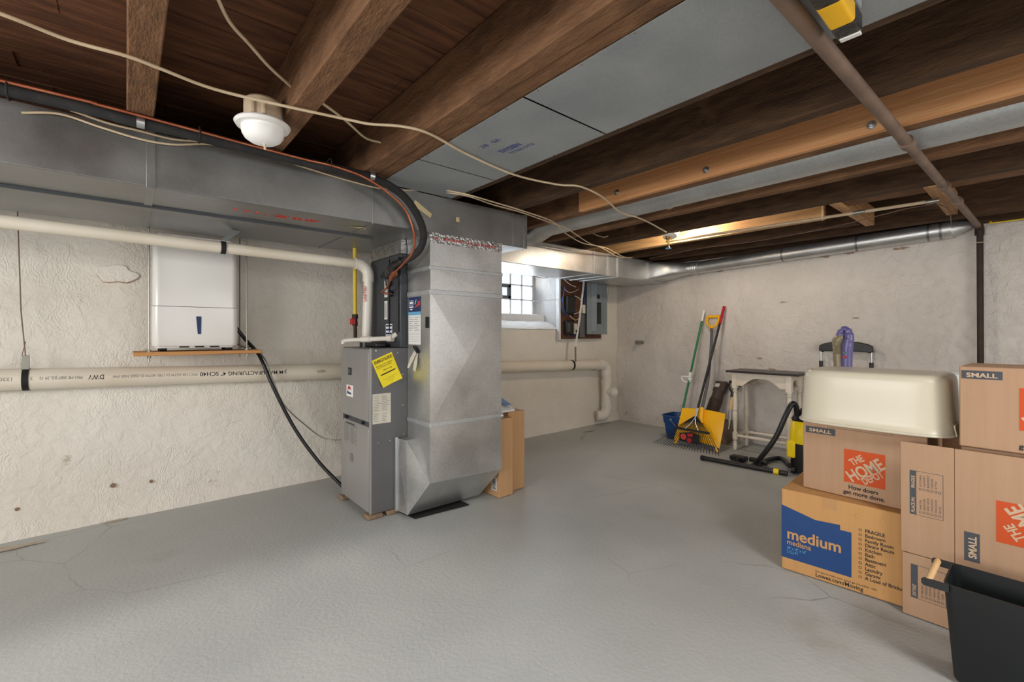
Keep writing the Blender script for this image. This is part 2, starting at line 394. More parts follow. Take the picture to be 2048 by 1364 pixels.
def thing(name, label, cat, loc, group=None):
    o = bpy.data.objects.new(name, None); COL.objects.link(o); o.location = loc; o['_w'] = tuple(loc)
    o.empty_display_size = .05
    o['label'] = label; o['category'] = cat
    if group: o['group'] = group
    return o
def tag(o, label, cat, group=None):
    o['label'] = label; o['category'] = cat
    if group: o['group'] = group
    return o
def struct(o): o['kind'] = 'structure'; return o
def lab(o, t): o['label'] = t; return o

ZJ = 1.92      # underside of the joists
XB, YA = 4.83, 3.60
ZC = 2.15

# ------------------------------------------------------------------ shell
def bumpy(G_u, G_v, P, amp, f, hole=None, seed=0):
    """grid wall: P(u,v,h) -> world"""
    n, m = len(G_u), len(G_v); V = []; F = []
    for i, u in enumerate(G_u):
        for j, v in enumerate(G_v):
            h = amp*(noise.noise(Vector((u*f, v*f, seed)))+.5*noise.noise(Vector((u*f*2.7, v*f*2.7, seed+5)))+.22*noise.noise(Vector((u*f*7, v*f*7, seed+9))))
            V.append(P(u, v, h))
    for i in range(n-1):
        for j in range(m-1):
            cu, cv = (G_u[i]+G_u[i+1])/2, (G_v[j]+G_v[j+1])/2
            if hole and hole[0] < cu < hole[1] and hole[2] < cv < hole[3]: continue
            F.append((i*m+j, (i+1)*m+j, (i+1)*m+j+1, i*m+j+1))
    mb = MB(); mb.add(V, F); return mb
def rng(a, b, n): return [a+(b-a)*i/(n-1) for i in range(n)]

mb = bumpy(rng(-2.7, XB+.02, 150), rng(-2.25, YA+.06, 116), lambda u, v, h: (u, v, h*.6), .005, 1.6)
struct(mb.build('floor', M['floor'], smooth=True))

# back wall with the window opening
HX0, HX1, HZ0, HZ1 = 2.62, 3.77, 1.17, 1.98
gu = sorted(set([round(x, 4) for x in rng(-2.7, HX0, 105)]+[round(x, 4) for x in rng(HX0, HX1, 24)]+[round(x, 4) for x in rng(HX1, XB+.02, 25)]))
gv = sorted(set([round(x, 4) for x in rng(-.02, HZ0, 40)]+[round(x, 4) for x in rng(HZ0, HZ1, 24)]))
def PA(u, v, h):
    y = YA-.005+.004*(u-2)-.06*max(0, .10-v)/.10*0.5
    return (u, y+h, v)
mb = bumpy(gu, gv, PA, .010, 2.3, (HX0, HX1, HZ0, HZ1), 3)
struct(mb.build('wall_back', M['wallA'], smooth=True))
mb = bumpy(rng(-2.25, YA+.03, 150), rng(-.02, 1.93, 60), lambda u, v, h: (XB+h*.9, u, v), .020, 2.6, None, 11)
struct(mb.build('wall_right', M['wallB'], smooth=True))
# walls behind the camera: side window, and rear openings added for the fill lights
mb = MB()
mb.box((-2.75, -2.3, -.02), (-1.5, -2.2, 2.0)); mb.box((.3, -2.3, -.02), (1.75, -2.2, 2.0)); mb.box((3.45, -2.3, -.02), (4.9, -2.2, 2.0))
mb.box((-1.5, -2.3, 1.98), (.3, -2.2, 2.2)); mb.box((1.75, -2.3, -.02), (3.45, -2.2, .88)); mb.box((1.75, -2.3, 1.82), (3.45, -2.2, 2.0))
mb.box((-2.75, -2.3, 2.0), (4.9, -2.2, 2.2))
struct(mb.build('wall_rear', M['wallA']))
mb = MB()
mb.box((-2.8, -2.3, -.02), (-2.7, -.15, 2.2)); mb.box((-2.8, 2.38, -.02), (-2.7, 3.7, 2.2)); mb.box((-2.8, -.15, -.02), (-2.7, 2.38, .95)); mb.box((-2.8, -.15, 1.9), (-2.7, 2.38, 2.2))
struct(mb.build('wall_left', M['wallA']))
# sill plates / rim boards on top of the two visible walls
mb = MB(); mb.box((XB-.03, -2.25, 1.915), (XB+.12, YA+.1, ZC)); struct(mb.build('trim_1', M['joistD']))
mb = MB(); mb.box((-2.7, YA+.0, 1.965), (XB-.03, YA+.15, ZC)); struct(mb.build('trim_2', M['joistD']))
# plank ceiling
mb = MB(); y = -2.25; k = 0
while y < YA+.1:
    w = .128+.012*math.sin(k*2.3); x = -2.75
    while x < XB+.1:
        l = 1.5+1.4*random.random(); dz = .004*random.random()
        mb.box((x+.0015, y+.002, ZC+dz), (min(x+l, XB+.12), y+w-.002, ZC+.03)); x += l
    y += w; k += 1
struct(mb.build('ceiling', M['plank']))
mb = MB(); mb.box((-2.8, -2.3, ZC+.03), (XB+.15, YA+.15, ZC+.06)); struct(mb.build('trim_3', M['gap']))

# glass block window in its splayed reveal
win = bpy.data.objects.new('window_1', None); COL.objects.link(win); win['_w'] = (3.2, 3.9, 1.33); win.location = (3.2, 3.9, 1.33); struct(win)
GX0, GX1, GY = 2.94, 3.62, 3.90
mb = MB()
# reveal: left, right, top, sloping sill
def q(a, b, c, d): mb.add([a, b, c, d], [(0, 1, 2, 3)])
y0 = YA-.02
q((GX0-.2, y0, HZ0-.02), (GX0-.02, GY+.03, 1.2), (GX0-.02, GY+.03, 2.0), (GX0-.25, y0, 2.0))
G = []
for i in range(13):
    t = i/12; row = []
    for j in range(13):
        w = j/12
        a = Vector((HX1+.015, y0, HZ0-.05+w*.86)); c = Vector((GX1+.03, GY+.03, 1.24+w*.78))
        p = a.lerp(c, t); p.x += .012*noise.noise(p*9)+.03*math.sin(t*math.pi)*.4; row.append(p)
    G.append(row)
mb.grid(G)
G = []
for i in range(13):
    t = i/12; row = []
    for j in range(17):
        w = j/16
        a = Vector((HX0-.05+w*(HX1-HX0+.08), y0, HZ0-.012)); c = Vector((GX0-.1+w*(GX1-GX0+.16), 3.82, 1.262))
        p = a.lerp(c, t); p.z += .008*noise.noise(p*8)+.012*math.sin(t*math.pi); row.append(p)
    G.append(row)
mb.grid(G)
mb.build('window_reveal', M['reveal'], win, smooth=True)
mb = MB(); mb.box((GX0-.1, 3.78, 1.235), (GX1+.075, GY+.02, 1.325)); lab(mb.build('window_sill', M['reveal'], win, bevel=.012), 'grey-white masonry sill under the glass blocks')
mb = MB(); mb.box((GX0-.03, GY+.055, 1.3), (GX1+.06, GY+.06, 2.0)); 
cw, ch = (GX1-GX0)/4, .165
for i in range(5): mb.box((GX0+i*cw-.006, GY-.004, 1.325), (GX0+i*cw+.006, GY+.06, 1.99))
for j in range(5): mb.box((GX0, GY-.004, 1.325+j*ch-.006), (GX1, GY+.06, 1.325+j*ch+.006))
lab(mb.build('window_mortar', M['whitem'], win), 'pale mortar joints')
for i in range(4):
    for j in range(4):
        if (i, j) == (1, 1): continue
        mb = MB(); x0 = GX0+i*cw+.006; z0 = 1.325+j*ch+.006
        mb.box((x0, GY, z0), (x0+cw-.012, GY+.05, z0+ch-.012)); mb.build('glass_block', M['glass'], win, bevel=.014, bseg=3)
x0 = GX0+cw+.006; z0 = 1.325+ch+.006
mb = MB(); w_, h_ = cw-.012, ch-.012
mb.box((x0, GY-.02, z0), (x0+.03, GY+.05, z0+h_)); mb.box((x0+w_-.035, GY-.02, z0), (x0+w_, GY+.05, z0+h_)); mb.box((x0, GY-.02, z0), (x0+w_, GY+.05, z0+.03)); mb.box((x0, GY-.02, z0+h_-.03), (x0+w_, GY+.05, z0+h_))
lab(mb.build('vent_frame', M['grey'], win), 'grey hopper vent set among the glass blocks')
mb = MB(); mb.box((x0+.03, GY+.01, z0+.03), (x0+w_-.035, GY+.02, z0+h_-.03)); mb.build('vent_pane', M['glass'], win)

# paint chips where floor meets the walls
for k, (px, py, w) in enumerate([(20, 1098, .10), (230, 1043, .05), (1180, 862, .08), (1216, 846, .05)]):
    c = at(px, py, Z=0.0); pts = []
    for i in range(14):
        a = i/14*2*math.pi; r = w*(.7+.5*noise.noise(Vector((a*2, k, 0)))); pts.append((c.x+r*1.7*math.cos(a), c.y+r*.38*math.sin(a), .0045))
    mb = MB(); mb.prism(pts, (0, 0, .002)); o = mb.build('trim_%d' % (4+k), M['chip']); struct(o)

for k, (px, py, w) in enumerate([(226, 970, .017), (302, 962, .012), (410, 997, .016), (35, 1017, .012)]):
    c = at(px, py, Y=YA-.006); mb = MB(); mb.prism([(c.x+w*(.75+.5*noise.noise(Vector((i, k, 3))))*math.cos(i/10*6.283), YA-.022, c.z+w*(.75+.5*noise.noise(Vector((i, k, 8))))*math.sin(i/10*6.283)) for i in range(10)], (0, .03, 0)); struct(mb.build('trim_%d' % (10+k), M['shim']))
c = at(230, 548, Y=YA-.01); pts = []
for i in range(26):
    a = i/26*2*math.pi; r = 1+.45*noise.noise(Vector((math.cos(a)*1.6, math.sin(a)*1.6, 4))); pts.append((c.x+.090*r*math.cos(a), YA-.024, c.z+.058*r*math.sin(a)))
mb = MB(); mb.prism([(p[0]+.001, p[1]+.002, p[2]-.005) for p in pts], (0, .03, 0)); struct(mb.build('trim_14', M['scuff']))
mb = MB(); mb.prism(pts, (0, .03, 0)); struct(mb.build('trim_15', M['wallA'], bevel=.004))
for k, (px, py, w, h_) in enumerate([(1440, 541, .06, .022), (1650, 512, .055, .025), (1700, 505, .075, .02), (1800, 497, .07, .018), (1518, 716, .03, .012), (1545, 738, .05, .010), (1480, 738, .035, .010), (1712, 636, .03, .012), (1565, 604, .035, .010)]):
    c = at(px, py, X=XB-.01); mb = MB(); n_ = 18
    mb.prism([(XB-.014, c.y+w*(.6+.7*noise.noise(Vector((math.cos(i/n_*6.283)*2, math.sin(i/n_*6.283)*2, k*3.1))))*math.cos(i/n_*6.283), c.z+h_*(.6+.7*noise.noise(Vector((math.cos(i/n_*6.283)*2, math.sin(i/n_*6.283)*2, k*3.1+20))))*math.sin(i/n_*6.283)) for i in range(n_)], (.03, 0, 0)); struct(mb.build('trim_%d' % (16+k), M['scuff']))
# ------------------------------------------------------------------ joists
GJ = 'ceiling joists'
def joist(x0, x1, y0, y1, label, m='joist', z0=ZJ, z1=ZC-.002, wob=.004, seed=0, name='ceiling_joist', cat='joist', grp=GJ, bev=.004):
    n = 26; mb = MB(); rings = []
    for i in range(n):
        y = y0+(y1-y0)*i/(n-1); a = wob*noise.noise(Vector((y*2, seed, 1))); bq = wob*noise.noise(Vector((y*2, seed, 7))); c = wob*.8*noise.noise(Vector((y*3, seed, 3)))
        rings.append([(x0+a, y, z0+c), (x1+bq, y, z0+c*.6), (x1+bq, y, z1), (x0+a, y, z1)])
    mb.loft(rings)
    return tag(mb.build(name, M[m], bevel=bev), label, cat, grp)
YE = YA+.02
joist(0.0, .080, -2.2, YE, 'old brown ceiling joist at far left, seen straight on from below', seed=1)
joist(.454, .537, -2.2, YE, 'thick brown ceiling joist with the white ceiling light at its side', seed=2)
joist(.911, .983, -2.2, YE, 'left plank of the doubled brown joist left of the grey metal panel', seed=3)
joist(.986, 1.057, -2.2, YE, 'right plank of the doubled brown joist, touching the grey metal panel', seed=4, z0=ZJ+.002)
joist(1.479, 1.539, -2.2, YE, 'narrow brown joist along the right edge of the grey metal panel', m='joistD', seed=5)
joist(1.937, 2.00, -2.2, YE, 'dark brown joist between the metal panel joist and the orange board', m='joistD', seed=6)
jo = joist(2.345, 2.42, -2.2, YE, 'dark joist that the orange new board is bolted to', m='joist', seed=7)
joist(2.844, 2.915, -2.2, YE, 'brown joist just right of the round duct between joists', m='joist', seed=8)
joist(3.325, 3.40, -2.2, YE, 'dark brown joist just left of the bare bulb', m='joistD', seed=9)
joist(3.402, 3.60, -2.2, .846, 'pale wide timber lapped beside the dark joist near the iron pipe', m='joist', seed=10, z0=ZJ+.015, wob=.008)
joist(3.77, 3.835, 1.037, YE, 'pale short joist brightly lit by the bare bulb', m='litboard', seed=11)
joist(4.147, 4.21, .92, YE, 'dark joist third from the right wall, behind the lit one', m='joistD', seed=12)
joist(4.49, 4.555, -2.2, YE, 'dark joist closest to the right wall', m='joistD', seed=13)
# orange sister board with bolts
sb = thing('sister_board', 'new orange fir board bolted along an old dark joist', 'board', (2.325, 0, ZJ-.002))
mb = MB(); mb.box((2.309, -2.2, ZJ-.002), (2.347, 2.037, ZC-.04)); mb.build('board', M['lumber'], sb, bevel=.006)
for (px, py) in [(1234, 385), (1412, 340), (1743, 250)]:
    p = at(px, py, X=2.309)
    mb = MB(); mb.lathe(p+Vector((.001, 0, 0)), (-1, 0, 0), [(0, .017), (.003, .017), (.003, .011), (.012, .011), (.012, .006), (.024, .006)], 14)
    lab(mb.build('bolt', M['steel'], sb, smooth=True), 'zinc carriage bolt with washer')
# blocking
mb = MB(); mb.box((3.402, .850, ZJ), (4.30, .905, ZJ+.135)); tag(mb.build('blocking', M['pine'], bevel=.003), 'pale wooden block between joists, nearer the lit bulb', 'block', 'joist blocking')
mb = MB(); mb.prism([(3.402, .40, ZJ-.006), (4.30, .40, ZJ-.006), (4.30, .40, ZJ+.14), (3.612, .40, ZJ+.14), (3.612, .40, ZJ+.012), (3.402, .40, ZJ+.012)], (0, .055, 0)); bl = tag(mb.build('blocking', M['pine'], bevel=.003), 'pale wooden block between joists beside the iron pipe with yellow tape', 'block', 'joist blocking')
mb = MB(); mb.box((3.60, .405, ZJ+.0), (3.61, .45, ZJ+.10)); 
tp = at(1862, 352, X=3.56); mb = MB(); mb.add([(3.595, .462, ZJ-.005), (3.595, .437, ZJ-.005), (3.595, .437, ZJ+.075), (3.595, .462, ZJ+.075)], [(0, 1, 2, 3)])
mb = MB(); mb.box((3.590, .433, ZJ-.004), (3.5945, .452, ZJ+.07)); tag(mb.build('yellow_strap', M['ycable']), 'short yellow tape strap beside the iron pipe at the ceiling', 'strap')

# ------------------------------------------------------------------ metal panning panels between joists
GP = 'grey metal ceiling panels'
def panning(y0, y1, label, prints=False, z=ZJ-.003):
    t = thing('metal_panel', label, 'panel', (1.27, (y0+y1)/2, z), GP)
    mb = MB(); mb.box((1.045, y0, z-.0015), (1.492, y1, z)); mb.build('sheet', M['pan'], t)
    yn = y1-.06
    while yn > max(y0, .2):
        for xx in (1.05, 1.487): mb = MB(); mb.lathe((xx, yn, z-.0015), (0, 0, -1), [(0, .004), (.002, .003)], 8); mb.build('nail', M['rust'], t)
        yn -= .19
    if prints:
        F = lambda u, v, n: Vector((1.21+v*0+u, 1.52, z-.0015))*0+Vector((1.2+u, 1.55-v, z-.0015-n))
        # lettering reads with its baseline along the joist direction
        def Fp(u, v, n): return Vector((1.19+v*-1+.0, 1.47+u*1, z-.0018-n))
        def F2(u, v, n): return Vector((1.195, 1.61, z-.0016-n))+Vector((.05, -1, 0)).normalized()*u+Vector((-1, -.05, 0)).normalized()*(v)
        for s_, u_, v_, h_, b_, f_ in (('28', 0, 0, .034, .005, .045), ('GA', .075, 0, .034, .005, .045), ('THYSSEN', .02, -.098, .044, .03, .13), ('TITEKOTE', .04, -.135, .030, .004, .15)):
            mb = MB(); mb.text(s_, F2, u_, v_, h_, bold=b_, fit=f_); mb.build('printed_stamp', M['inkP'], t)
    return t
panning(-2.2, 1.165, 'largest grey metal panel, nearest the camera between the joists')
panning(1.175, 1.90, 'middle grey metal panel stamped with purple lettering', True)
panning(1.91, 2.325, 'far short grey metal panel next to the big duct')

# ------------------------------------------------------------------ ducts
TF, TBk, TZ0, TZ1 = 2.33, 3.22, 1.69, 1.915
td = thing('trunk_duct', 'big flat grey sheet metal trunk duct under the joists', 'duct', (0, 2.8, TZ0))
mb = MB(); mb.box((-2.6, TF, TZ0), (2.10, TBk, TZ1)); mb.build('duct_body', M['trunk'], td, bevel=.004)
for xs in (.075, 1.0):
    mb = MB(); w = .03 if xs < .5 else .006
    mb.box((xs-w/2, TF-.005, TZ0-.004), (xs+w/2, TF+.001, TZ1)); mb.box((xs-w/2, TF-.004, TZ0-.005), (xs+w/2, TBk, TZ0+.001))
    mb.build('drive_cleat', M['trunk'], td, bevel=.001)
mb = MB(); mb.box((-2.6, 2.66, TZ0-.012), (1.15, 2.672, TZ0+.001)); mb.build('standing_seam', M['coil'], td)
mb = MB(); mb.box((2.075, TF-.006, TZ0-.003), (2.106, TF+.002, TZ1)); mb.box((1.98, TF-.003, TZ0-.004), (1.985, TF+.002, TZ1)); mb.build('end_cap_edge', M['trunk'], td, bevel=.001)
def FTf(u, v, n): return Vector((u, TF-n, v))
def FTb(u, v, n): return Vector((u, v, TZ0-n))
def stroke(x, y, pts):
    mb = MB(); mb.tube([(x+a, y+b_, TZ0-.0012) for a, b_ in pts], .0032, 5); mb.build('marker_scrawl', M['inkR'], td)
for x in (.385, .43, .475): stroke(x, 2.475, [(0, .02), (.012, .024), (.004, .008), (.016, .0)])
for x in (.515, .545, .565): stroke(x, 2.475, [(0, 0), (.006, .035)])
stroke(.575, 2.475, [(.02, .03), (0, .03), (.012, .016), (.0, .0), (.022, .002)]); stroke(.60, 2.475, [(.0, .03), (.02, .03), (.004, .015), (.022, .0)])
for x in (.64, .665, .70, .725): stroke(x, 2.468, [(.0, .0), (.012, .034), (.022, .03), (.004, .014), (.02, .0)])
stroke(.745, 2.47, [(0, .004), (.03, .0)])
mb = MB()
mb.add([FTf(1.235, 1.83, .003), FTf(1.25, 1.862, .003), FTf(1.36, 1.80, .003), FTf(1.35, 1.775, .003)], [(0, 1, 2, 3)]); mb.build('masking_tape', M['masking'], td); mb = MB()
mb.add([FTf(1.525, 1.782, .003), FTf(1.55, 1.782, .003), FTf(1.55, 1.81, .003), FTf(1.525, 1.81, .003)], [(0, 1, 2, 3)])
lab(mb.build('masking_tape', M['masking'], td), 'scraps of cream masking tape')
mb = MB(); mb.add([FTb(.93, 2.47, .002), FTb(1.03, 2.49, .002), FTb(1.0, 2.43, .002)], [(0, 1, 2)]); mb.build('masking_tape', M['masking'], td)

t2 = thing('branch_duct', 'narrower shiny duct running along the back wall above window and panel', 'duct', (3.4, 3.1, TZ0))
mb = MB(); mb.box((2.104, 2.89, TZ0+.002), (4.80, 3.40, TZ1-.0)); mb.build('duct_body', M['galv'], t2, bevel=.004)
for xs in (3.50, 3.72, 3.88):
    mb = MB(); mb.box((xs-.012, 2.883, TZ0-.002), (xs+.012, 2.892, TZ1)); mb.box((xs-.012, 2.884, TZ0-.003), (xs+.012, 3.40, TZ0+.003)); mb.build('drive_cleat', M['galvL'], t2, bevel=.001)
# boot and round duct along the right wall
rd = thing('round_duct', 'long round galvanised duct along the top of the right wall', 'duct', (4.72, 1.4, 1.8))
def ringR(y, hx, hz, cx, cz, pw, n=28):
    out = []
    for k in range(n):
        a = 2*math.pi*k/n; ca, sa = math.cos(a), math.sin(a)
        out.append((cx+hx*math.copysign(abs(ca)**(2/pw), ca), y, cz+hz*math.copysign(abs(sa)**(2/pw), sa)))
    return out
mb = MB(); mb.loft([ringR(2.888, .17, .095, 4.60, 1.803, 12), ringR(2.80, .165, .093, 4.605, 1.805, 9), ringR(2.66, .12, .078, 4.66, 1.812, 3.2), ringR(2.56, .068, .068, 4.725, 1.82, 2)])
lab(mb.build('boot', M['galv'], rd, smooth=True), 'flattened square-to-round transition boot')
mb = MB(); mb.loft([ringR(2.89, .182, .104, 4.60, 1.803, 14), ringR(2.875, .182, .104, 4.60, 1.803, 14)]); mb.build('boot_flange', M['galv'], rd)
mb = MB(); prof = []
mb.loft([ringR(2.58-.012*i, .066+(.005 if i % 2 else 0), .066+(.005 if i % 2 else 0), 4.727, 1.82, 2) for i in range(12)]); lab(mb.build('crimped_elbow', M['galv'], rd, smooth=True), 'crimped elbow rings')
def zr(y): return 1.82+.07*(2.44-y)/2.04
mb = MB(); mb.loft([ringR(y, .064, .064, 4.735, zr(y), 2) for y in rng(2.45, .47, 14)]); mb.build('pipe', M['galv'], rd, smooth=True)
for y in (1.62, 1.05, .60, .53): 
    mb = MB(); mb.loft([ringR(y+.008, .0655, .0655, 4.735, zr(y), 2), ringR(y-.008, .0655, .0655, 4.735, zr(y), 2)]); mb.build('pipe_joint', M['trunk'], rd, smooth=True)
mb = MB(); mb.loft([ringR(.47, .064, .064, 4.735, zr(.47), 2), ringR(.36, .03, .02, 4.76, 1.905, 2)]); mb.build('end_cone', M['galv'], rd, smooth=True)
def Fd(u, v, n): return Vector((4.47, 2.72, 1.80))+Vector((.15, -.98, 0)).normalized()*0
mb = MB(); c = Vector((4.538, 2.735, 1.81)); e1 = Vector((.62, -.78, 0)).normalized()*.032; e2 = Vector((0, 0, .032)); nn = Vector((-.78, -.62, 0))*.02
mb.add([c+e1+nn, c+e2+nn, c-e1+nn, c-e2+nn], [(0, 1, 2, 3)]); mb.build('diamond_label', M['paper'], rd)
# round duct in the joist bay
rb = thing('round_duct', 'round galvanised duct tucked in the bay between two joists', 'duct', (2.63, 0, ZJ))
mb = MB(); mb.loft([ringR(y, .115, .10, 2.665, ZJ+.098, 2.4) for y in rng(-2.2, 2.70, 12)]); mb.build('pipe', M['galvL'], rb, smooth=True)
mb = MB(); mb.loft([ringR(2.70, .115, .10, 2.665, ZJ+.098, 2.4), ringR(2.80, .10, .09, 2.66, ZJ+.05, 2.4), ringR(2.885, .10, .06, 2.66, ZJ+.03, 2.4)]); mb.build('duct_end', M['galv'], rb, smooth=True)

# return air drop beside the furnace
CX0, CX1, CF, CB = 1.340, 1.872, 2.316, 2.59
rc = thing('return_air_drop', 'tall bright galvanised return air duct with slanted foot beside the furnace', 'duct', (1.6, 2.45, 0))
def broken_box(z0, z1, x0=CX0, x1=CX1, f=CF, bk=CB, d=.006):
    mb = MB()
    A = [(x0, f, z0), (x1, f, z0), (x1, f, z1), (x0, f, z1)]; c = ((x0+x1)/2, f-d, (z0+z1)/2)
    mb.add(A+[c], [(0, 1, 4), (1, 2, 4), (2, 3, 4), (3, 0, 4)])
    mb.add([(x0, f, z0), (x0, f, z1), (x0, bk, z1), (x0, bk, z0), (x1, f, z0), (x1, f, z1), (x1, bk, z1), (x1, bk, z0)], [(0, 1, 2, 3), (4, 7, 6, 5), (3, 2, 6, 7), (0, 3, 7, 4), (1, 5, 6, 2)])
    return mb
broken_box(1.487, TZ0-.001, d=.001).build('upper_section', M['galv'], rc)
broken_box(1.345, 1.487, x0=CX0+.003, x1=CX1+.004, d=.002).build('collar_section', M['galv'], rc)
broken_box(.571, 1.345, d=.009).build('main_section', M['galv'], rc)
for z, hh in ((1.487, .010), (1.345, .014), (.571, .013)):
    mb = MB(); mb.box((CX0-.005, CF-.006, z-hh), (CX1+.006, CB, z+hh)); mb.build('slip_joint', M['galvL'], rc, bevel=.002)
mb = MB()
top = .571
# foot: straight part then the bottom slants back to the furnace
LB = [(CX0, CF, top), (CX0, CB-.02, top), (CX1, CB-.02, top), (CX1, CF, top)]
pf0, pf1 = Vector((CX0, CF, .235)), Vector((CX1, CF, .215))
pb0, pb1 = Vector((1.275, 2.468, .022)), Vector((1.80, 2.468, .022))
pk0, pk1 = Vector((1.262, CB, .022)), Vector((1.80, CB, .022))
pt0 = Vector((1.262, CB, .46)); pm0 = Vector((1.268, 2.53, .46))
v = [Vector(p) for p in LB]+[pf0, pf1, pb0, pb1, pk0, pk1, Vector((CX0-.0, 2.50, .46))]
mb.add(v, [(0, 3, 5, 4), (4, 5, 7, 6), (6, 7, 9, 8), (3, 2, 9, 7, 5)])
mb.add([Vector((CX0, CF, top)), Vector((CX0, CB, top)), Vector((CX0, CB, .46)), Vector((CX0, 2.50, .46)), pf0], [(0, 1, 2, 3, 4)])
mb.add([pf0, pb0, Vector((1.285, 2.50, .46)), Vector((CX0, 2.50, .46))], [(0, 1, 2, 3)])
mb.add([pb0, pk0, pt0, Vector((1.285, 2.50, .46))], [(0, 1, 2, 3)])
mb.add([Vector((1.285, 2.50, .46)), pt0, Vector((CX0, CB, .46)), Vector((CX0, 2.50, .46))], [(0, 1, 2, 3)])
mb.build('slanted_foot', M['galv'], rc)
mb = MB(); mb.box((1.252, 2.572, .02), (1.268, 2.591, .47)); lab(mb.build('flange', M['galvL'], rc, bevel=.002), 'bright bent flange against the furnace')
mb = MB(); mb.box((CX0-.003, CF-.004, 1.63), (CX1+.002, CF+.001, TZ0-.0005)); mb.box((CX0-.004, CF, 1.655), (CX0+.001, CB, TZ0-.0005))
lab(mb.build('foil_tape', M['foil'], rc), 'crinkled foil tape with red print')
mb = MB(); mb.text('UL 181A-P/B-FX   UL 181A-P/B-FX', lambda u, v, n: Vector((CX0+.02+u, CF-.0046-n, 1.652+v)), 0, 0, .022, fit=.46, bold=.02); mb.build('tape_print', M['inkR'], rc)
mb = MB(); mb.lathe((CX1+.002, CF-.006, .565), (0, -1, 0), [(0, .013), (.006, .013), (.009, .008)], 14); mb.build('button_plug', M['steel'], rc, smooth=True)
# sticker and paper tag on the left face
def FC(u, v, n): return Vector((CX0-.0015-n, CB-.004-u, v))
def rect(mb, F, u0, v0, u1, v1, n=0.0): mb.add([F(u0, v0, n), F(u1, v0, n), F(u1, v1, n), F(u0, v1, n)], [(0, 1, 2, 3)]); return mb
st = MB(); rect(st, FC, .010, 1.035, .165, 1.325); so = st.build('service_sticker', M['paperW'], rc); lab(so, 'white and blue service sticker')
st = MB(); rect(st, FC, .010, 1.235, .165, 1.325, .0006); st.build('sticker_header', M['navy'], so)
st = MB(); rect(st, FC, .010, 1.215, .165, 1.235, .0006); st.build('sticker_band', M['sky'], so)
st = MB()
for (a0, b0, a1, b1) in ((.018, 1.305, .078, 1.307), (.018, 1.276, .078, 1.278), (.018, 1.276, .020, 1.307), (.076, 1.276, .078, 1.307), (.028, 1.284, .068, 1.299)): rect(st, FC, a0, b0, a1, b1, .001)
st.build('sticker_emblem', M['paperW'], so)
for v0 in (1.261, 1.246):
    st = MB(); rect(st, FC, .020+(v0 < 1.25)*.014, v0, .076-(v0 < 1.25)*.014, v0+.008, .001); st.build('sticker_title', M['paperW'], so)
st = MB(); st.add([FC(.092, 1.287, .0012), FC(.098, 1.277, .0012), FC(.113, 1.308, .0012), (FC(.106, 1.308, .0012)), FC(.099, 1.289, .0012)], [(0, 1, 4), (1, 2, 3, 4)]); st.build('sticker_tick', M['paperW'], so)
st = MB(); st.add([FC(.092, 1.258, .001), FC(.096, 1.268, .001), FC(.125, 1.280, .001), FC(.130, 1.296, .001), FC(.158, 1.299, .001), FC(.158, 1.275, .001), FC(.125, 1.267, .001)], [(0, 1, 2, 6), (2, 3, 4, 5, 6)]); st.build('sticker_swoosh', M['inkR'], so)
st = MB()
for k in range(7):
    rect(st, FC, .018, 1.20-k*.013, .075-.02*(k % 3 == 0), 1.203-k*.013, .0006); rect(st, FC, .085, 1.20-k*.013, .15-.02*(k % 2), 1.203-k*.013, .0006)
for k in range(6): rect(st, FC, .02, 1.105-k*.01, .15, 1.106-k*.01, .0006)
rect(st, FC, .012, 1.03, .165, 1.036, .0006)
st.build('sticker_lines', M['inkG'], so)
tg = MB(); tg.sheet([[FC(.105, 1.0, .01), FC(.135, .985, .012)], [FC(.085, .95, .03), FC(.115, .935, .028)], [FC(.062, .895, .035), FC(.075, .893, .03)]], .0008)
tg.sheet([[FC(.118, .99, .006), FC(.14, .985, .006)], [FC(.11, .94, .014), FC(.145, .93, .012)], [FC(.105, .885, .02), FC(.135, .872, .02)]], .0008)
to = tg.build('paper_tag', M['paper'], rc); lab(to, 'curled cream paper tag')
tg = MB(); tg.prism([FC(.098, 1.022, .002), FC(.105, 1.03, .002), FC(.155, .995, .002), FC(.148, .985, .002)], (-.016, 0, 0)); tg.build('clip', M['black'], to)
tg = MB(); tg.obox(FC, (.24, 1.135, 0), (.258, 1.20, .012)); tg.build('magnet_clip', M['blackm'], rc)

mb = MB(); pts = [at(801, 1026, Z=.004), at(830, 1038, Z=.004), at(938, 1010, Z=.004), at(912, 998, Z=.004)]  # thin four-cornered black sheet lying just above the floor
mb.prism([(p.x, p.y, .004) for p in pts], (0, 0, .004)); tag(mb.build('dark_floor_sheet', M['blackm']), 'flat black sheet on the floor under the slanted duct foot', 'mat')

# ------------------------------------------------------------------ furnace
FX0, FX1, FY0, FY1, FZ0, FZ1 = 1.103, 1.80, 2.594, 3.066, .028, 1.014
fu = thing('furnace', 'grey upright gas furnace standing by the slanted duct', 'furnace', (1.45, 2.83, 0))
mb = MB(); mb.box((FX0+.004, FY0, FZ0), (FX1, FY1, FZ1)); lab(mb.build('cabinet', M['furnD'], fu, bevel=.004), 'dark grey cabinet side')
mb = MB()
for (a, b_) in ((FY0+.001, FY0+.012), (FY1-.03, FY1-.0)): mb.box((FX0-.006, a, FZ0), (FX0+.006, b_, FZ1))
mb.build('corner_post', M['furn'], fu, bevel=.002)
def door(z0, z1, name):
    mb = MB(); ya, yb = FY0+.013, FY1-.032
    mb.prism([(FX0+.003, ya, z0), (FX0-.010, ya, z0+.002), (FX0-.010, ya, z1-.03), (FX0+.002, ya, z1)], (0, yb-ya, 0)); return mb.build(name, M['furn'], fu, bevel=.003)
lower = door(FZ0+.01, .545, 'lower_door'); upper = door(.575, FZ1-.004, 'upper_door')
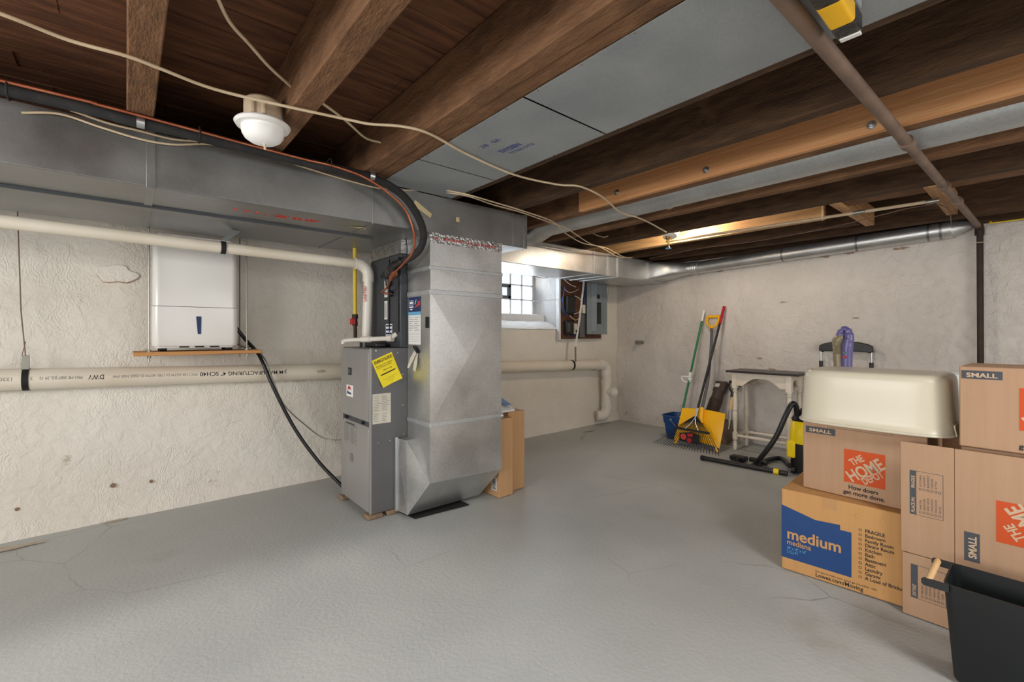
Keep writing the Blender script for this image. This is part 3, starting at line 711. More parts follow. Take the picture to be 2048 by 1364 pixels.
mb = MB(); mb.box((FX0-.004, FY0+.013, .545), (FX0+.004, FY1-.032, .575)); mb.build('door_gap', M['coil'], fu)
for yy in (FY0+.10, FY1-.11, FY1-.095):
    mb = MB(); mb.box((FX0-.016, yy-.012, .552), (FX0-.004, yy+.008, .57)); mb.build('latch', M['blackm'], fu, bevel=.002)
def FF(u, v, n): return Vector((FX0-.0108-n, FY1-.032-u, v))      # front face, u from its left edge
mb = MB(); mb.obox(FF, (.115, .838, 0), (.165, .885, .004)); wo = mb.build('sight_window', M['black'], fu, bevel=.003); mb = MB(); mb.obox(FF, (.128, .85, .0042), (.152, .873, .005)); mb.build('sight_glass', M['grey'], wo)
mb = MB(); mb.obox(FF, (.09, .70, 0), (.20, .775, .005)); bo = mb.build('badge', M['paperW'], fu, bevel=.002); lab(bo, 'white maker badge with red and blue lettering')
mb = MB(); mb.add([FF(a, b_, .0056) for a, b_ in ((.112, .745), (.124, .768), (.160, .765), (.172, .742), (.150, .752), (.146, .742), (.134, .752), (.130, .744))], [(0, 1, 7), (1, 6, 7), (1, 2, 5, 6), (2, 4, 5), (2, 3, 4)]); mb.build('badge_print', M['inkR'], bo); mb = MB(); mb.add([FF(a, b_, .0056) for a, b_ in ((.108, .716), (.108, .740), (.140, .728), (.172, .728), (.172, .714), (.140, .718))], [(0, 1, 2, 5), (2, 3, 4, 5)]); mb.build('badge_print', M['navy'], bo)
mb = MB(); rect(mb, FF, .03, .40, .24, .52); do = mb.build('data_plate', M['furn'], fu); mb = MB()
for k in range(10): 
    for c_ in range(2): rect(mb, FF, .035+c_*.115, .508-k*.011, .135+c_*.10-.03*random.random(), .513-k*.011, .0006)
mb.build('data_lines', M['inkG'], do)
mb = MB(); mb.text('WARNING', FF, .06, .522, .014, n=.0007, fit=.15, bold=.02); mb.build('data_heading', M['ink'], do)
mb = MB(); d_, u_, w_ = frame((-1, 0, 0)); c = FF(.165, .315, 0); mb.lathe(c, (-1, 0, 0), [(0, .028), (.002, .028), (.002, .018), (.0025, .018)], 20); mb.build('knockout', M['inkG'], fu)
def FS(u, v, n): return Vector((FX0+u, FY0-.0006-n, v))              # dark side face
mb = MB(); ca, sa = math.cos(R(22)), math.sin(R(22))
def FE(u, v, n):
    return Vector((FX0+.004, FY0-.0015, .940))+Vector((u*ca-v*sa, -n, u*sa+v*ca))
W_, H_ = .137, .176
G = [[FE(W_*j/6, -H_+H_*i/6, .004*(1-i/6)**3*4*(.4+.6*abs(j/6-.5)*2)) for j in range(7)] for i in range(7)]
mb.sheet(G, .0006); eo = mb.build('energy_label', M['yellowP'], fu, smooth=True); lab(eo, 'tilted yellow energy label')
mb = MB(); mb.text('ENERGYGUIDE', FE, .008, -.030, .027, n=.0022, fit=.12, bold=.012)
mb.text('Estimated yearly energy use', FE, .01, -.05, .011, n=.0025, fit=.11); mb.text('of this model compared', FE, .01, -.062, .011, n=.0025, fit=.10); mb.text('Efficiency range', FE, .045, -.085, .012, n=.0025, fit=.06)
rect(mb, FE, .012, -.108, .125, -.101, .003)
for k in range(4): rect(mb, FE, .012, -.135-k*.010, .125, -.134-k*.010, .006)
mb.build('energy_print', M['ink'], eo)
mb = MB(); rect(mb, FS, .010, .563, .126, .742); po = mb.build('worn_label', M['paper'], fu); lab(po, 'torn cream instruction label'); mb = MB()
for k in range(15):
    if k == 9: continue
    rect(mb, FS, .016, .725-k*.0105, .045+.022*random.random(), .7275-k*.0105, .0006); rect(mb, FS, .068, .725-k*.0105, .09+.028*random.random(), .7275-k*.0105, .0006)
mb.build('worn_print', M['inkG'], po)
for (u, v) in [(.045, .45), (.12, .452), (.21, .48), (.205, .66), (.205, .85), (.03, 1.0), (.17, .985)]:
    mb = MB(); mb.lathe(FS(u, v, 0), (0, -1, 0), [(0, .005), (.003, .0045)], 8); mb.build('screw', M['steel'], fu)
for (x0, y0) in ((FX0-.02, FY0-.01), (FX0+.10, FY0-.012), (FX0-.02, FY1-.06)):
    mb = MB(); mb.box((x0, y0, .004), (x0+.09, y0+.07, .027)); tag(mb.build('wood_shim', M['shim'], bevel=.002), {0: 'small wood shim under the near front corner of the furnace', 1: 'second wood shim under the furnace side, right of the front corner', 2: 'wood shim under the far front corner of the furnace'}[[(FX0-.02, FY0-.01), (FX0+.10, FY0-.012), (FX0-.02, FY1-.06)].index((x0, y0))], 'shim', 'shims under the furnace')

# evaporator coil cabinet on top
KX = 1.295
co = thing('coil_cabinet', 'tall dark grey coil cabinet standing on the furnace', 'cabinet', (1.55, 2.83, FZ1))
mb = MB(); mb.box((KX, FY0+.002, FZ1+.002), (1.80, 3.05, 1.60)); mb.build('cabinet', M['coil'], co, bevel=.006)
def FK(u, v, n): return Vector((KX-.001-n, 3.05-u, v))
mb = MB(); mb.box((KX-.006, FY0+.15, FZ1+.10), (KX, FY0+.155, 1.58)); mb.box((KX-.006, FY0+.02, FZ1+.10), (KX, FY0+.022, 1.58)); mb.build('panel_seam', M['blackm'], co)
for (v0, v1) in ((1.34, 1.45), (1.195, 1.315)):
    mb = MB(); rect(mb, FK, .225, v0, .27, v1); lo_ = mb.build('white_label', M['paperW'], co); mb = MB()
    for k in range(6): rect(mb, FK, .232+.005*k, v0+.012, .234+.005*k, v1-.012, .0006)
    mb.build('label_lines', M['inkG'], lo_)
mb = MB(); rect(mb, FK, .245, 1.075, .34, 1.165); lo_ = mb.build('striped_label', M['paperW'], co); lab(lo_, 'blue and white striped label'); mb = MB()
for k in range(3): rect(mb, FK, .25, 1.098+k*.025, .335, 1.109+k*.025, .0006)
mb.build('label_stripe', M['navy'], lo_)
# foil plenum joining coil to the trunk
mb = MB(); mb.prism([(KX+.004, FY0+.004, 1.602), (KX+.004, FY0+.004, TZ0-.001), (KX+.004, 3.045, TZ0-.001), (KX+.004, 3.045, 1.602)], (.5, 0, 0))
tag(mb.build('supply_plenum', M['foil']), 'foil-taped metal plenum between coil cabinet and trunk duct', 'duct')

# flue / vent pipe, white 2 inch
vp = thing('vent_pipe', 'white plastic vent pipe running under the duct and down to the furnace', 'pipe', (0, 2.97, 1.6))
RV = .031
mb = MB(); mb.tube([(-2.6, 2.97, 1.632), (1.165, 2.97, 1.567)], RV, 20); mb.build('horizontal_run', M['pvc'], vp, smooth=True)
mb = MB(); pts = [(1.155, 2.97, 1.567)]+[(1.165+.075*math.sin(a), 2.97-.01*a, 1.567-.075*(1-math.cos(a))) for a in rng(0, math.pi/2, 8)]+[(1.24, 2.955, 1.45)]
mb.tube(pts, RV+.006, 20); mb.build('elbow', M['pvcW'], vp, smooth=True)
mb = MB(); mb.tube([(1.24, 2.955, 1.46), (1.225, 2.955, FZ1+.03)], RV, 20); mb.build('drop', M['pvcW'], vp, smooth=True)
mb = MB(); mb.lathe((1.225, 2.955, FZ1+.0), (0, 0, 1), [(0, .042), (.035, .042), (.035, .032)], 18); mb.build('coupling', M['black'], vp, smooth=True)
def FV(u, v, n):
    a = R(238); rr = RV+.0012
    return Vector((1.2325, 2.955, 1.16))+Vector((-.015*u/.3+0, 0, u))+Vector((-math.cos(.9-v/rr), -math.sin(.9-v/rr), 0))*rr
mb = MB(); mb.text('UNITED', FV, .155, -.012, .030, fit=.10, bold=.012); lab(mb.build('pipe_print', M['inkR'], vp), 'vertical red print')
# black strap and its hanger
ph = thing('pipe_hanger', 'silver bracket with black loop holding the white vent pipe under the duct', 'hanger', (.36, 2.97, 1.6))
def ringpts(c, r, ax='x', n=20): return [Vector(c)+Vector((0, math.cos(a)*r, math.sin(a)*r)) for a in rng(0, 2*math.pi, n)]
mb = MB(); xh = at(446, 497, Y=2.97).x; zc = 1.632-.065*(xh+2.6)/3.765
mb.tube(ringpts((xh, 2.97, zc), RV+.004), .004, 6, up=(1, 0, 0)); mb2 = MB(); mb2.loft([[(xh-.012, 2.97+math.cos(a)*(RV+.0045), zc+math.sin(a)*(RV+.0045)) for a in rng(0, 2*math.pi*23/24, 24)], [(xh+.012, 2.97+math.cos(a)*(RV+.0045), zc+math.sin(a)*(RV+.0045)) for a in rng(0, 2*math.pi*23/24, 24)]], False, False)
mb2.build('loop', M['blackm'], ph, smooth=True)
mb = MB(); mb.prism([(xh-.015, 2.93, zc+.036), (xh+.05, 2.98, TZ0-.001), (xh+.09, 2.98, TZ0-.001), (xh+.02, 2.93, zc+.036)], (0, .012, 0)); mb.build('bracket', M['silver_tape'], ph)
# furnace trap / condensate line
cl = thing('condensate_line', 'white plastic condensate line across the top of the furnace', 'pipe', (1.2, 2.8, FZ1))
mb = MB(); mb.tube(spline([(1.105, 3.05, FZ1-.0+.02), (1.108, 3.045, FZ1+.038), (1.13, 2.99, FZ1+.046), (1.17, 2.87, FZ1+.05)], 4), .014, 12); mb.build('left_run', M['pvcW'], cl, smooth=True)
mb = MB(); mb.tube([(1.165, 2.88, FZ1+.05), (1.195, 2.81, FZ1+.052)], .02, 14); mb.build('fitting', M['pvcW'], cl, smooth=True)
mb = MB(); mb.tube([(1.19, 2.82, FZ1+.052), (1.262, 2.672, FZ1+.058)], .0155, 12); mb.build('right_run', M['pvcW'], cl, smooth=True)
mb = MB(); mb.tube([(1.255, 2.69, FZ1+.058), (1.272, 2.655, FZ1+.06)], .022, 12); mb.tube([(1.265, 2.668, FZ1+.06), (1.297, 2.655, FZ1+.085)], .016, 12); mb.build('elbow', M['pvcW'], cl, smooth=True)
mb = MB(); mb.box((1.19, 2.72, FZ1+.001), (1.26, 2.9, FZ1+.03)); lab(mb.build('trap', M['black'], cl, bevel=.008), 'black condensate trap')
# yellow gas line
gl = thing('gas_line', 'thin yellow gas pipe with a red valve beside the white vent pipe', 'pipe', (1.19, 3.07, 1.0))
mb = MB(); mb.tube([(1.195, 3.08, TZ0-.001), (1.197, 3.08, 1.22)], .013, 12); lab(mb.build('yellow_pipe', M['ycable'], gl, smooth=True), 'yellow sleeve')
mb = MB(); mb.tube([(1.197, 3.08, 1.23), (1.20, 3.08, 1.05)], .012, 12); mb.lathe((1.197, 3.08, 1.235), (0, 0, -1), [(0, .02), (.03, .02), (.03, .015), (.06, .018), (.08, .018)], 12); mb.build('black_pipe', M['darkpipe'], gl, smooth=True)
mb = MB(); mb.box((1.155, 3.04, 1.165), (1.187, 3.066, 1.205)); mb.tube([(1.18, 3.055, 1.185), (1.195, 3.07, 1.185)], .008, 8); lab(mb.build('valve_handle', M['red'], gl, bevel=.005), 'red valve handle')

# line set: insulated suction tube + bare copper, over the duct and down to the coil
ls = thing('refrigerant_line', 'fat black insulated refrigerant tube bending down to the coil cabinet', 'tube', (.4, 2.29, 1.9))
yy = 2.222
P = [(-2.6, yy, 1.885), (-.33, yy, 1.905), (0, yy, 1.900), (.3, yy, 1.898), (.62, yy, 1.893), (.80, yy, 1.897), (.95, yy, 1.893), (1.05, 2.225, 1.872), (1.145, 2.235, 1.828), (1.228, 2.25, 1.745), (1.272, 2.27, 1.66), (1.285, 2.33, 1.59), (1.262, 2.40, 1.545), (1.235, 2.47, 1.52)]
Psm = spline(P, 7)
mb = MB(); mb.tube(Psm, [.021+.0016*noise.noise(p*9) for p in Psm], 14); mb.build('insulated_tube', M['foam'], ls, smooth=True)
mb = MB(); mb.tube(spline([(1.245, 2.45, 1.528), (1.225, 2.52, 1.505), (1.235, 2.60, 1.49), (1.26, 2.68, 1.478)], 4), [.030+.004*math.sin(i*2.1) for i in range(13)], 12); lab(mb.build('taped_joint', M['black'], ls, smooth=True), 'lumpy black taped joint')
mb = MB(); mb.lathe((1.262, 2.685, 1.478), (-.2, 1, -.15), [(-.01, .03), (.03, .028), (.04, .016), (.075, .014)], 14); mb.lathe((1.27, 2.72, 1.455), (.1, 0, -1), [(0, .02), (.05, .018)], 12); mb.build('valve_body', M['black'], ls, smooth=True)
cp = thing('copper_tube', 'thin bare copper tube clipped along the black insulated line', 'tube', (.4, 2.27, 1.9))
yc = 2.184
P = [(-2.6, yc, 1.90), (-.33, yc, 1.917), (-.07, yc, 1.915), (.22, yc, 1.906), (.41, yc, 1.899), (.61, yc, 1.893), (.74, yc, 1.893), (.89, yc, 1.875), (1.03, 2.19, 1.82), (1.135, 2.21, 1.752), (1.195, 2.235, 1.64), (1.212, 2.28, 1.56), (1.20, 2.37, 1.50), (1.19, 2.45, 1.462)]
mb = MB(); mb.tube(spline(P, 7), .0062, 10); mb.build('tube', M['copper'], cp, smooth=True)
mb = MB(); mb.tube([(1.19, 2.445, 1.465), (1.196, 2.47, 1.455), (1.205, 2.53, 1.435), (1.212, 2.56, 1.424)], [.008, .018, .018, .008], 12); lab(mb.build('filter_drier', M['copper'], cp, smooth=True), 'fat copper filter section')
mb = MB(); mb.tube(spline([(1.21, 2.555, 1.426), (1.225, 2.64, 1.385), (1.235, 2.73, 1.365), (1.262, 2.72, 1.357), (1.297, 2.70, 1.352)], 5), .0065, 10); mb.build('tail', M['copper'], cp, smooth=True)
mb = MB(); mb.lathe((1.27, 2.713, 1.357), (.8, -.3, 0), [(0, .012), (.004, .02), (.02, .02), (.025, .012)], 14); mb.build('collar', M['black'], cp, smooth=True)
GS = 'metal clips on the refrigerant lines'
for px, py, lbl in ((281, 237, 'shiny metal clip holding the black line near the left joist'), (742, 346, 'shiny metal clip holding the black line where it starts to bend')):
    x = at(px, py, Y=yy).x; z = 1.9
    mb = MB(); ring = [(x, yy+math.cos(a)*.0245, z+math.sin(a)*.0245) for a in rng(R(20), R(250), 14)]
    mb.loft([[(p[0]-.012, p[1], p[2]) for p in ring]+[(p[0]-.012, p[1]*.0+yy+(p[1]-yy)*1.1, z+(p[2]-z)*1.1) for p in ring[::-1]], [(p[0]+.012, p[1], p[2]) for p in ring]+[(p[0]+.012, yy+(p[1]-yy)*1.1, z+(p[2]-z)*1.1) for p in ring[::-1]]])
    mb.box((x-.014, yy-.02, ZJ-.006), (x+.014, yy+.028, ZJ-.001))
    tag(mb.build('tube_clip', M['steel'], smooth=True), lbl, 'clip', GS)
for k, px in enumerate((18, 398, 657)):
    x = at(px, 240, Y=yy).x; z = 1.902
    mb = MB(); mb.tube([(x, yy-.008+math.cos(a)*.042*.9, z+math.sin(a)*.030) for a in rng(0, 2*math.pi, 20)], .003, 6)
    tag(mb.build('cable_tie', M['blackm'], smooth=True), ['black cable tie around the lines at the far left', 'black cable tie around the lines below the ceiling light', 'black cable tie around the lines left of the bend'][k], 'tie', 'black cable ties on the refrigerant lines')

# ------------------------------------------------------------------ drain pipe 4 inch on the back wall
YD = 3.508
def zd(x): return .862-.13*(x+.5)/4.9
dp = thing('drain_pipe', 'long fat white plastic drain pipe along the back wall', 'pipe', (1.5, YD, 0))
RD = .057
mb = MB(); mb.tube([(-2.65, YD, zd(-2.65)), (4.38, YD, zd(4.38))], RD, 28); mb.build('main_run', M['pvc'], dp, smooth=True)
zb = zd(4.4); mb = MB()
mb.tube([(4.30, YD, zd(4.3)), (4.37, YD, zb)]+[(4.39+.085*math.sin(a), YD-.005*a, zb-.085*(1-math.cos(a))) for a in rng(0, math.pi/2, 8)]+[(4.475, YD-.01, zb-.14)], RD+.007, 26); mb.build('elbow', M['pvcW'], dp, smooth=True)
mb = MB(); mb.tube([(4.475, YD-.01, zb-.12), (4.475, YD-.01, .25)], RD, 26); mb.lathe((4.475, YD-.01, zb-.24), (0, 0, 1), [(0, RD+.008), (.05, RD+.008)], 26); mb.build('vertical_run', M['pvcW'], dp, smooth=True)
mb = MB(); cdir = Vector((.05, -1, 0)).normalized(); mb.lathe(Vector((4.475, YD-.01, .40)), cdir, [(0, .05), (.085, .052), (.085, .056), (.125, .056)], 24); mb.build('cleanout', M['pvcW'], dp, smooth=True)
mb = MB(); mb.lathe(Vector((4.475, YD-.01, .40))+cdir*.126, cdir, [(0, .046), (.008, .046)], 24); c = Vector((4.475, YD-.01, .40))+cdir*.134; u_ = Vector((-cdir.y, cdir.x, 0)); 
mb.prism([c+u_*.016+Vector((0, 0, .016)), c-u_*.016+Vector((0, 0, .016)), c-u_*.016-Vector((0, 0, .016)), c+u_*.016-Vector((0, 0, .016))], cdir*.02); mb.build('cleanout_plug', M['white'], dp, smooth=True)
mb = MB(); mb.tube([(4.475, YD-.01, .27), (4.475, YD-.01, .2)]+[(4.475-.09*(1-math.cos(a)), YD-.01, .2-.09*math.sin(a)) for a in rng(0, math.pi/2*.9, 8)]+[(4.345, YD+.03, .112)], RD+.006, 26); mb.build('bottom_elbow', M['pvcW'], dp, smooth=True)
def FDp(u, v, n):   # upside-down print on the front of the pipe: u runs to -X, v down
    x = 1.14-u; a = v/RD-.12; r = RD+.001
    return Vector((x, YD-r*math.cos(a), zd(x)-r*math.sin(a)))
mb = MB(); mb.text("J-M MANUFACTURING 4'' SCH40", FDp, .285, -.012, .034, fit=.505, bold=.012); mb.build('pipe_print', M['ink'], dp); mb = MB(); mb.text('DWV', FDp, 1.235, -.012, .036, fit=.065, bold=.012); mb.build('pipe_print', M['ink'], dp); mb = MB(); mb.text('UNITV', FDp, .02, -.010, .026, fit=.06)
mb.build('pipe_print', M['ink'], dp)
mb = MB(); mb.text('PVC1120 ASTM D-1785 ASTM D-2665 NSF-PW', FDp, .80, -.008, .022, fit=.40); mb.build('small_print', M['inkG'], dp); mb = MB(); mb.text('PRO ME 2007 JUL 29 12', FDp, 1.325, -.008, .022, fit=.165); mb.build('small_print', M['inkG'], dp); mb = MB(); mb.text('2', FDp, 1.515, -.008, .024); mb.build('small_print', M['inkG'], dp); mb = MB(); mb.text('12208 CSPE', FDp, 1.585, -.008, .024, fit=.12); mb.build('small_print', M['inkG'], dp)
# hangers of the drain
def strap(px, name, label, top, mrod, mstrap, kind):
    x = at(px, 760, Y=YD).x; z = zd(x); h = thing(name, label, 'hanger', (x, YD, z), 'hangers of the drain pipe')
    rr = RD+.003; ring = [(math.cos(a)*rr, math.sin(a)*rr) for a in rng(0, 2*math.pi*27/28, 28)]
    mb = MB(); mb.loft([[(x-.013, YD+a, z+b_) for a, b_ in ring], [(x+.013, YD+a, z+b_) for a, b_ in ring]], False, False); mb.build('loop', M[mstrap], h, smooth=True)
    return x, z, h
x, z, h = strap(53, 'pipe_hanger', 'black strap hanging the drain pipe at far left on a thin rusty wire', 1.7, 'rod', 'blackm', 0)
mb = MB(); mb.box((x-.015, YD-.05, z+.055), (x+.017, YD-.046, z+.13)); mb.build('plate', M['rod'], h, bevel=.002)
mb = MB(); mb.tube([(x+.002, YD-.048, z+.125), (x-.02, YD+.0, z+.36), (x-.035, YD-.02, 1.95)], .0028, 6); mb.tube([(x-.012, YD-.048, z+.12), (x+.0, YD-.03, z+.2)], .002, 5); mb.build('wire', M['rust'], h)
x, z, h = strap(1142, 'pipe_hanger', 'white perforated strap hanging the drain pipe under the branch duct', 1.7, 'rod', 'blackm', 1)
mb = MB(); xs = x+.0; ytop = 3.40
n = 44
for i in range(n):
    t0, t1 = i/n, (i+.62)/n
    for (w0, w1) in ((-.015, .015),):
        pa = Vector((xs+.02*t0*0, YD-.065-.03*t0, z+.20)).lerp(Vector((xs+.07, YD-.13, TZ0+.002)), t0); pb = Vector((xs, YD-.065-.03*t1, z+.20)).lerp(Vector((xs+.07, YD-.13, TZ0+.002)), t1)
        mb.add([pa+Vector((w0, 0, 0)), pa+Vector((w1, 0, 0)), pb+Vector((w1, 0, 0)), pb+Vector((w0, 0, 0))], [(0, 1, 2, 3)])
    pc = Vector((xs, YD-.065-.03*t1, z+.20)).lerp(Vector((xs+.07, YD-.13, TZ0+.002)), (i+1)/n)
    for (w0, w1) in ((-.015, -.005), (.005, .015)): mb.add([pb+Vector((w0, 0, 0)), pb+Vector((w1, 0, 0)), pc+Vector((w1, 0, 0)), pc+Vector((w0, 0, 0))], [(0, 1, 2, 3)])
mb.build('perforated_strap', M['white'], h)
mb = MB(); mb.box((x-.012, YD-.07, z+.04), (x+.012, YD-.066, z+.21)); mb.build('plate', M['rod'], h)
# strap ring at left of panel area etc. stub pipe in right wall
mb = MB(); c = at(1283, 685, X=XB-.02); mb.tube([c+Vector((.03, 0, 0)), c+Vector((-.05, .02, 0))], .022, 14); mb.lathe(c+Vector((-.05, .02, 0)), (-1, .3, 0), [(0, .026), (.025, .026)], 14)
tag(mb.build('pipe_stub', M['rod'], smooth=True), 'short grey capped pipe stub sticking out of the right wall', 'pipe')

# ------------------------------------------------------------------ hanging shelf and dehumidifier
sh = thing('hanging_shelf', 'plywood shelf hung on threaded rods below the duct', 'shelf', (.34, 3.35, .98))
SZ = 1.0
mb = MB(); mb.box((.028, 3.19, SZ-.021), (.648, 3.50, SZ)); mb.build('board', M['ply'], sh, bevel=.002)
for (rx, ry, ln) in ((.095, 3.205, 'front'), (.568, 3.205, 'front'), (.10, 3.485, 'back'), (.575, 3.485, 'back')):
    mb = MB(); mb.tube([(rx, ry, SZ-.055), (rx-.0, ry+(.03 if ry < 3.3 else 0), 1.95)], .0042, 8); rr = mb.build('threaded_rod', M['rod'], sh, smooth=True)
    mb = MB(); mb.lathe((rx, ry, SZ-.034), (0, 0, 1), [(0, .009), (.012, .009)], 6); mb.lathe((rx, ry, SZ+.0), (0, 0, 1), [(0, .014), (.002, .014), (.002, .009), (.012, .009)], 12); mb.build('nut', M['rod'], rr)
dh = thing('dehumidifier', 'tall white dehumidifier standing on the hanging shelf', 'dehumidifier', (.325, 3.38, SZ))
def rr_ring(x0, x1, y0, y1, r, z, n=6):
    out = []
    for (cx, cy, a0) in ((x1-r, y1-r, 0), (x0+r, y1-r, 90), (x0+r, y0+r, 180), (x1-r, y0+r, 270)):
        for k in range(n+1):
            a = R(a0+90*k/n); out.append((cx+r*math.cos(a), cy+r*math.sin(a), z))
    return out
DX0, DX1, DY0, DY1 = .113, .530, 3.265, 3.475
mb = MB(); mb.loft([rr_ring(DX0, DX1, DY0, DY1, .035, SZ+.03), rr_ring(DX0-.002, DX1+.002, DY0-.004, DY1, .035, SZ+.05), rr_ring(DX0-.002, DX1+.002, DY0-.005, DY1, .035, SZ+.258)])
lab(mb.build('water_tank', M['white'], dh, smooth=True), 'lower white tank front')
mb = MB(); mb.loft([rr_ring(DX0, DX1, DY0, DY1, .035, SZ+.261), rr_ring(DX0, DX1, DY0-.003, DY1, .035, SZ+.64), rr_ring(DX0+.02, DX1-.02, DY0+.015, DY1-.02, .03, SZ+.675)]); lab(mb.build('body', M['white'], dh, smooth=True), 'upper white body')
mb = MB(); mb.loft([rr_ring(DX0+.01, DX1-.01, DY0+.012, DY1-.01, .03, SZ+.018), rr_ring(DX0+.01, DX1-.01, DY0+.012, DY1-.01, .03, SZ+.035)]); bs = mb.build('base', M['whitem'], dh, smooth=True)
mb = MB()
for k in range(3): mb.box((.235+k*.075, DY0+.008, SZ+.021), (.28+k*.075, DY0+.013, SZ+.028))
mb.build('base_slot', M['blackm'], bs)
mb = MB(); mb.prism([(.314, DY0-.0065, SZ+.204), (.340, DY0-.0065, SZ+.204), (.338, DY0-.0065, SZ+.10), (.322, DY0-.0065, SZ+.10)], (0, .004, 0)); lab(mb.build('level_window', M['navy'], dh), 'dark slanted water level window')
for wx in (.16, .485):
    for wy in (DY0+.03, DY1-.04):
        mb = MB(); mb.tube([(wx-.018, wy, SZ+.013), (wx+.018, wy, SZ+.013)], .0125, 14); mb.build('caster', M['black'], dh, smooth=True)
# hose and cord
mb = MB(); P = [at(470, 650, Y=3.46), at(490, 678, Y=3.47), at(512, 702, Y=3.50), at(524, 722, Y=3.42), at(550, 782, Y=3.36), at(590, 858, Y=3.33), at(636, 922, Y=3.25), at(678, 966, Y=3.14)]
P[0] = Vector((.540, 3.46, P[0].z))
P.append(at(690, 978, Y=3.11)); mb.tube(spline(P, 7), .0115, 10); tag(mb.build('drain_hose', M['black'], smooth=True), 'thick black hose from dehumidifier down to the furnace foot', 'hose')
mb = MB(); P = [(.52, 3.46, SZ+.06), (.60, 3.49, SZ+.012), (.66, 3.50, SZ+.008), at(532, 722, Y=3.425), at(546, 760, Y=3.425), at(570, 812, Y=3.44), at(614, 853, Y=3.47), at(645, 875, Y=3.45), at(672, 880, Y=3.38), at(684, 879, Y=3.2)]
mb.tube(spline(P, 6), .0042, 8); lab(mb.build('power_cord', M['rod'], dh, smooth=True), 'thin grey cord')
mb = MB(); c = at(690, 972, Y=3.09); mb.box((c.x-.02, 3.07, c.z-.03), (c.x+.02, 3.10, c.z+.05)); tag(mb.build('hose_connector', M['black'], bevel=.006), 'small black connector at the hose end beside the furnace', 'connector')

# ------------------------------------------------------------------ ceiling lights
ul = thing('ceiling_light', 'white globe ceiling light on a tan base at the joist', 'lamp', (.39, 1.88, 1.80))
lx, ly = .386, 1.885
mb = MB(); mb.lathe((lx, ly, 1.885), (0, 0, 1), [(0, .060), (.004, .0625), (.07, .0625), (.078, .055)], 30)
for a in (R(230), R(262)): mb.tube([(lx+.064*math.cos(a), ly+.064*math.sin(a), 1.89), (lx+.064*math.cos(a), ly+.064*math.sin(a), 1.935)], .009, 8)
mb.build('base', M['tan'], ul, smooth=True)
mb = MB(); mb.lathe((lx, ly, 1.862), (0, 0, 1), [(0, .065), (.002, .088), (.012, .094), (.018, .09), (.024, .062)], 36); mb.build('rim', M['white'], ul, smooth=True)
mb = MB(); mb.lathe((lx, ly, 1.867), (0, 0, -1), [(0, .070), (.012, .072), (.03, .069), (.045, .06), (.056, .044), (.061, .02), (.062, .0)], 32); gm = mat('opal_globe', (244, 243, 240), rough=.35, emit=(255, 252, 246), estr=.04); mb.build('globe', gm, ul, smooth=True)
mb = MB(); mb.tube([(lx+.005, ly, 1.808), (lx+.008, ly, 1.785)], .0045, 8); mb.build('pull_cord', M['cable'], ul)
mb = MB(); mb.box((lx+.058, ly-.012, 1.90), (.4535, ly+.012, 1.97)); mb.build('bracket', M['steel'], ul)

bu = thing('bulb_holder', 'white round lampholder plate with a lit bulb above and brass pull below', 'lamp', (3.39, 2.0, ZJ-.03))
bx, by = 3.47, 2.005
mb = MB(); mb.lathe((bx-.075, by, ZJ-.028), (S*.24, Cc*.24, 1), [(0, .050), (.003, .055), (.010, .057), (.012, .02)], 28); mb.build('plate', M['white'], bu, smooth=True)
mb = MB(); mb.lathe((bx-.005, by-.02, ZJ-.010), (0, 0, 1), [(0, .012), (.02, .014), (.035, .028), (.055, .032), (.075, .026), (.088, .01)], 20); mb.build('bulb', M['glowbulb'], bu, smooth=True)
mb = MB(); mb.lathe((bx-.105, by+.0, ZJ-.030), (0, 0, -1), [(0, .02), (.016, .02), (.019, .012), (.04, .014), (.048, .009), (.078, .009), (.084, .013)], 14); mb.tube([(bx-.14, by, ZJ-.03), (bx-.07, by, ZJ-.03)], .004, 6); mb.build('brass_socket', M['brass'], bu, smooth=True)
mb = MB(); mb.lathe((bx-.105, by, ZJ-.114), (0, 0, -1), [(0, .006), (.006, .022), (.012, .022), (.016, .006)], 12); mb.build('valve_knob', M['sky'], bu, smooth=True)
pl = bpy.data.lights.new('bulb_light', 'POINT'); pl.energy = 17; pl.color = (1.0, .86, .68); pl.shadow_soft_size = .03
po_ = bpy.data.objects.new('bulb_light', pl); COL.objects.link(po_); po_.location = (3.60, 1.96, ZJ+.035)

# ------------------------------------------------------------------ cables
def cable(pts, r, label, m='cable', name='cable', n=6, grp=None):
    mb = MB(); mb.tube(spline(pts, n), r, 8); return tag(mb.build(name, M[m], smooth=True), label, 'cable', grp)
ZW = 1.907
W1 = [(-2.6, 1.50, ZW), (-.9, 1.62, ZW), (-.45, 1.68, ZW)]+[at(x, y, Z=ZW) for x, y in [(0, 27), (137, 80), (253, 112), (320, 137), (428, 178), (565, 211), (700, 240), (740, 248), (805, 253), (860, 268), (935, 309), (1030, 350), (1115, 369), (1160, 373), (1205, 394), (1240, 424), (1275, 435), (1300, 446), (1332, 464)]]
cable(W1, .0052, 'long cream cable crossing under the joists to the bare bulb', grp='cream electric cables')
cable([at(432, -10, Z=2.0), at(460, 45, Z=2.0), at(500, 90, Z=2.0), at(540, 135, Z=2.0), (.455, 1.78, 2.0)], .0052, 'cream cable sagging between the two joists at upper left', grp='cream electric cables')
cable([(.536, 1.80, 2.0), at(690, 240, Z=2.0), at(730, 275, Z=2.0), (.912, 2.03, 2.0)], .0052, 'short cream cable between the thick joist and the doubled joist', grp='cream electric cables')
yf = TF-.012
def wf(lst, Y): return [at(x, y, Y=Y) for x, y in lst]
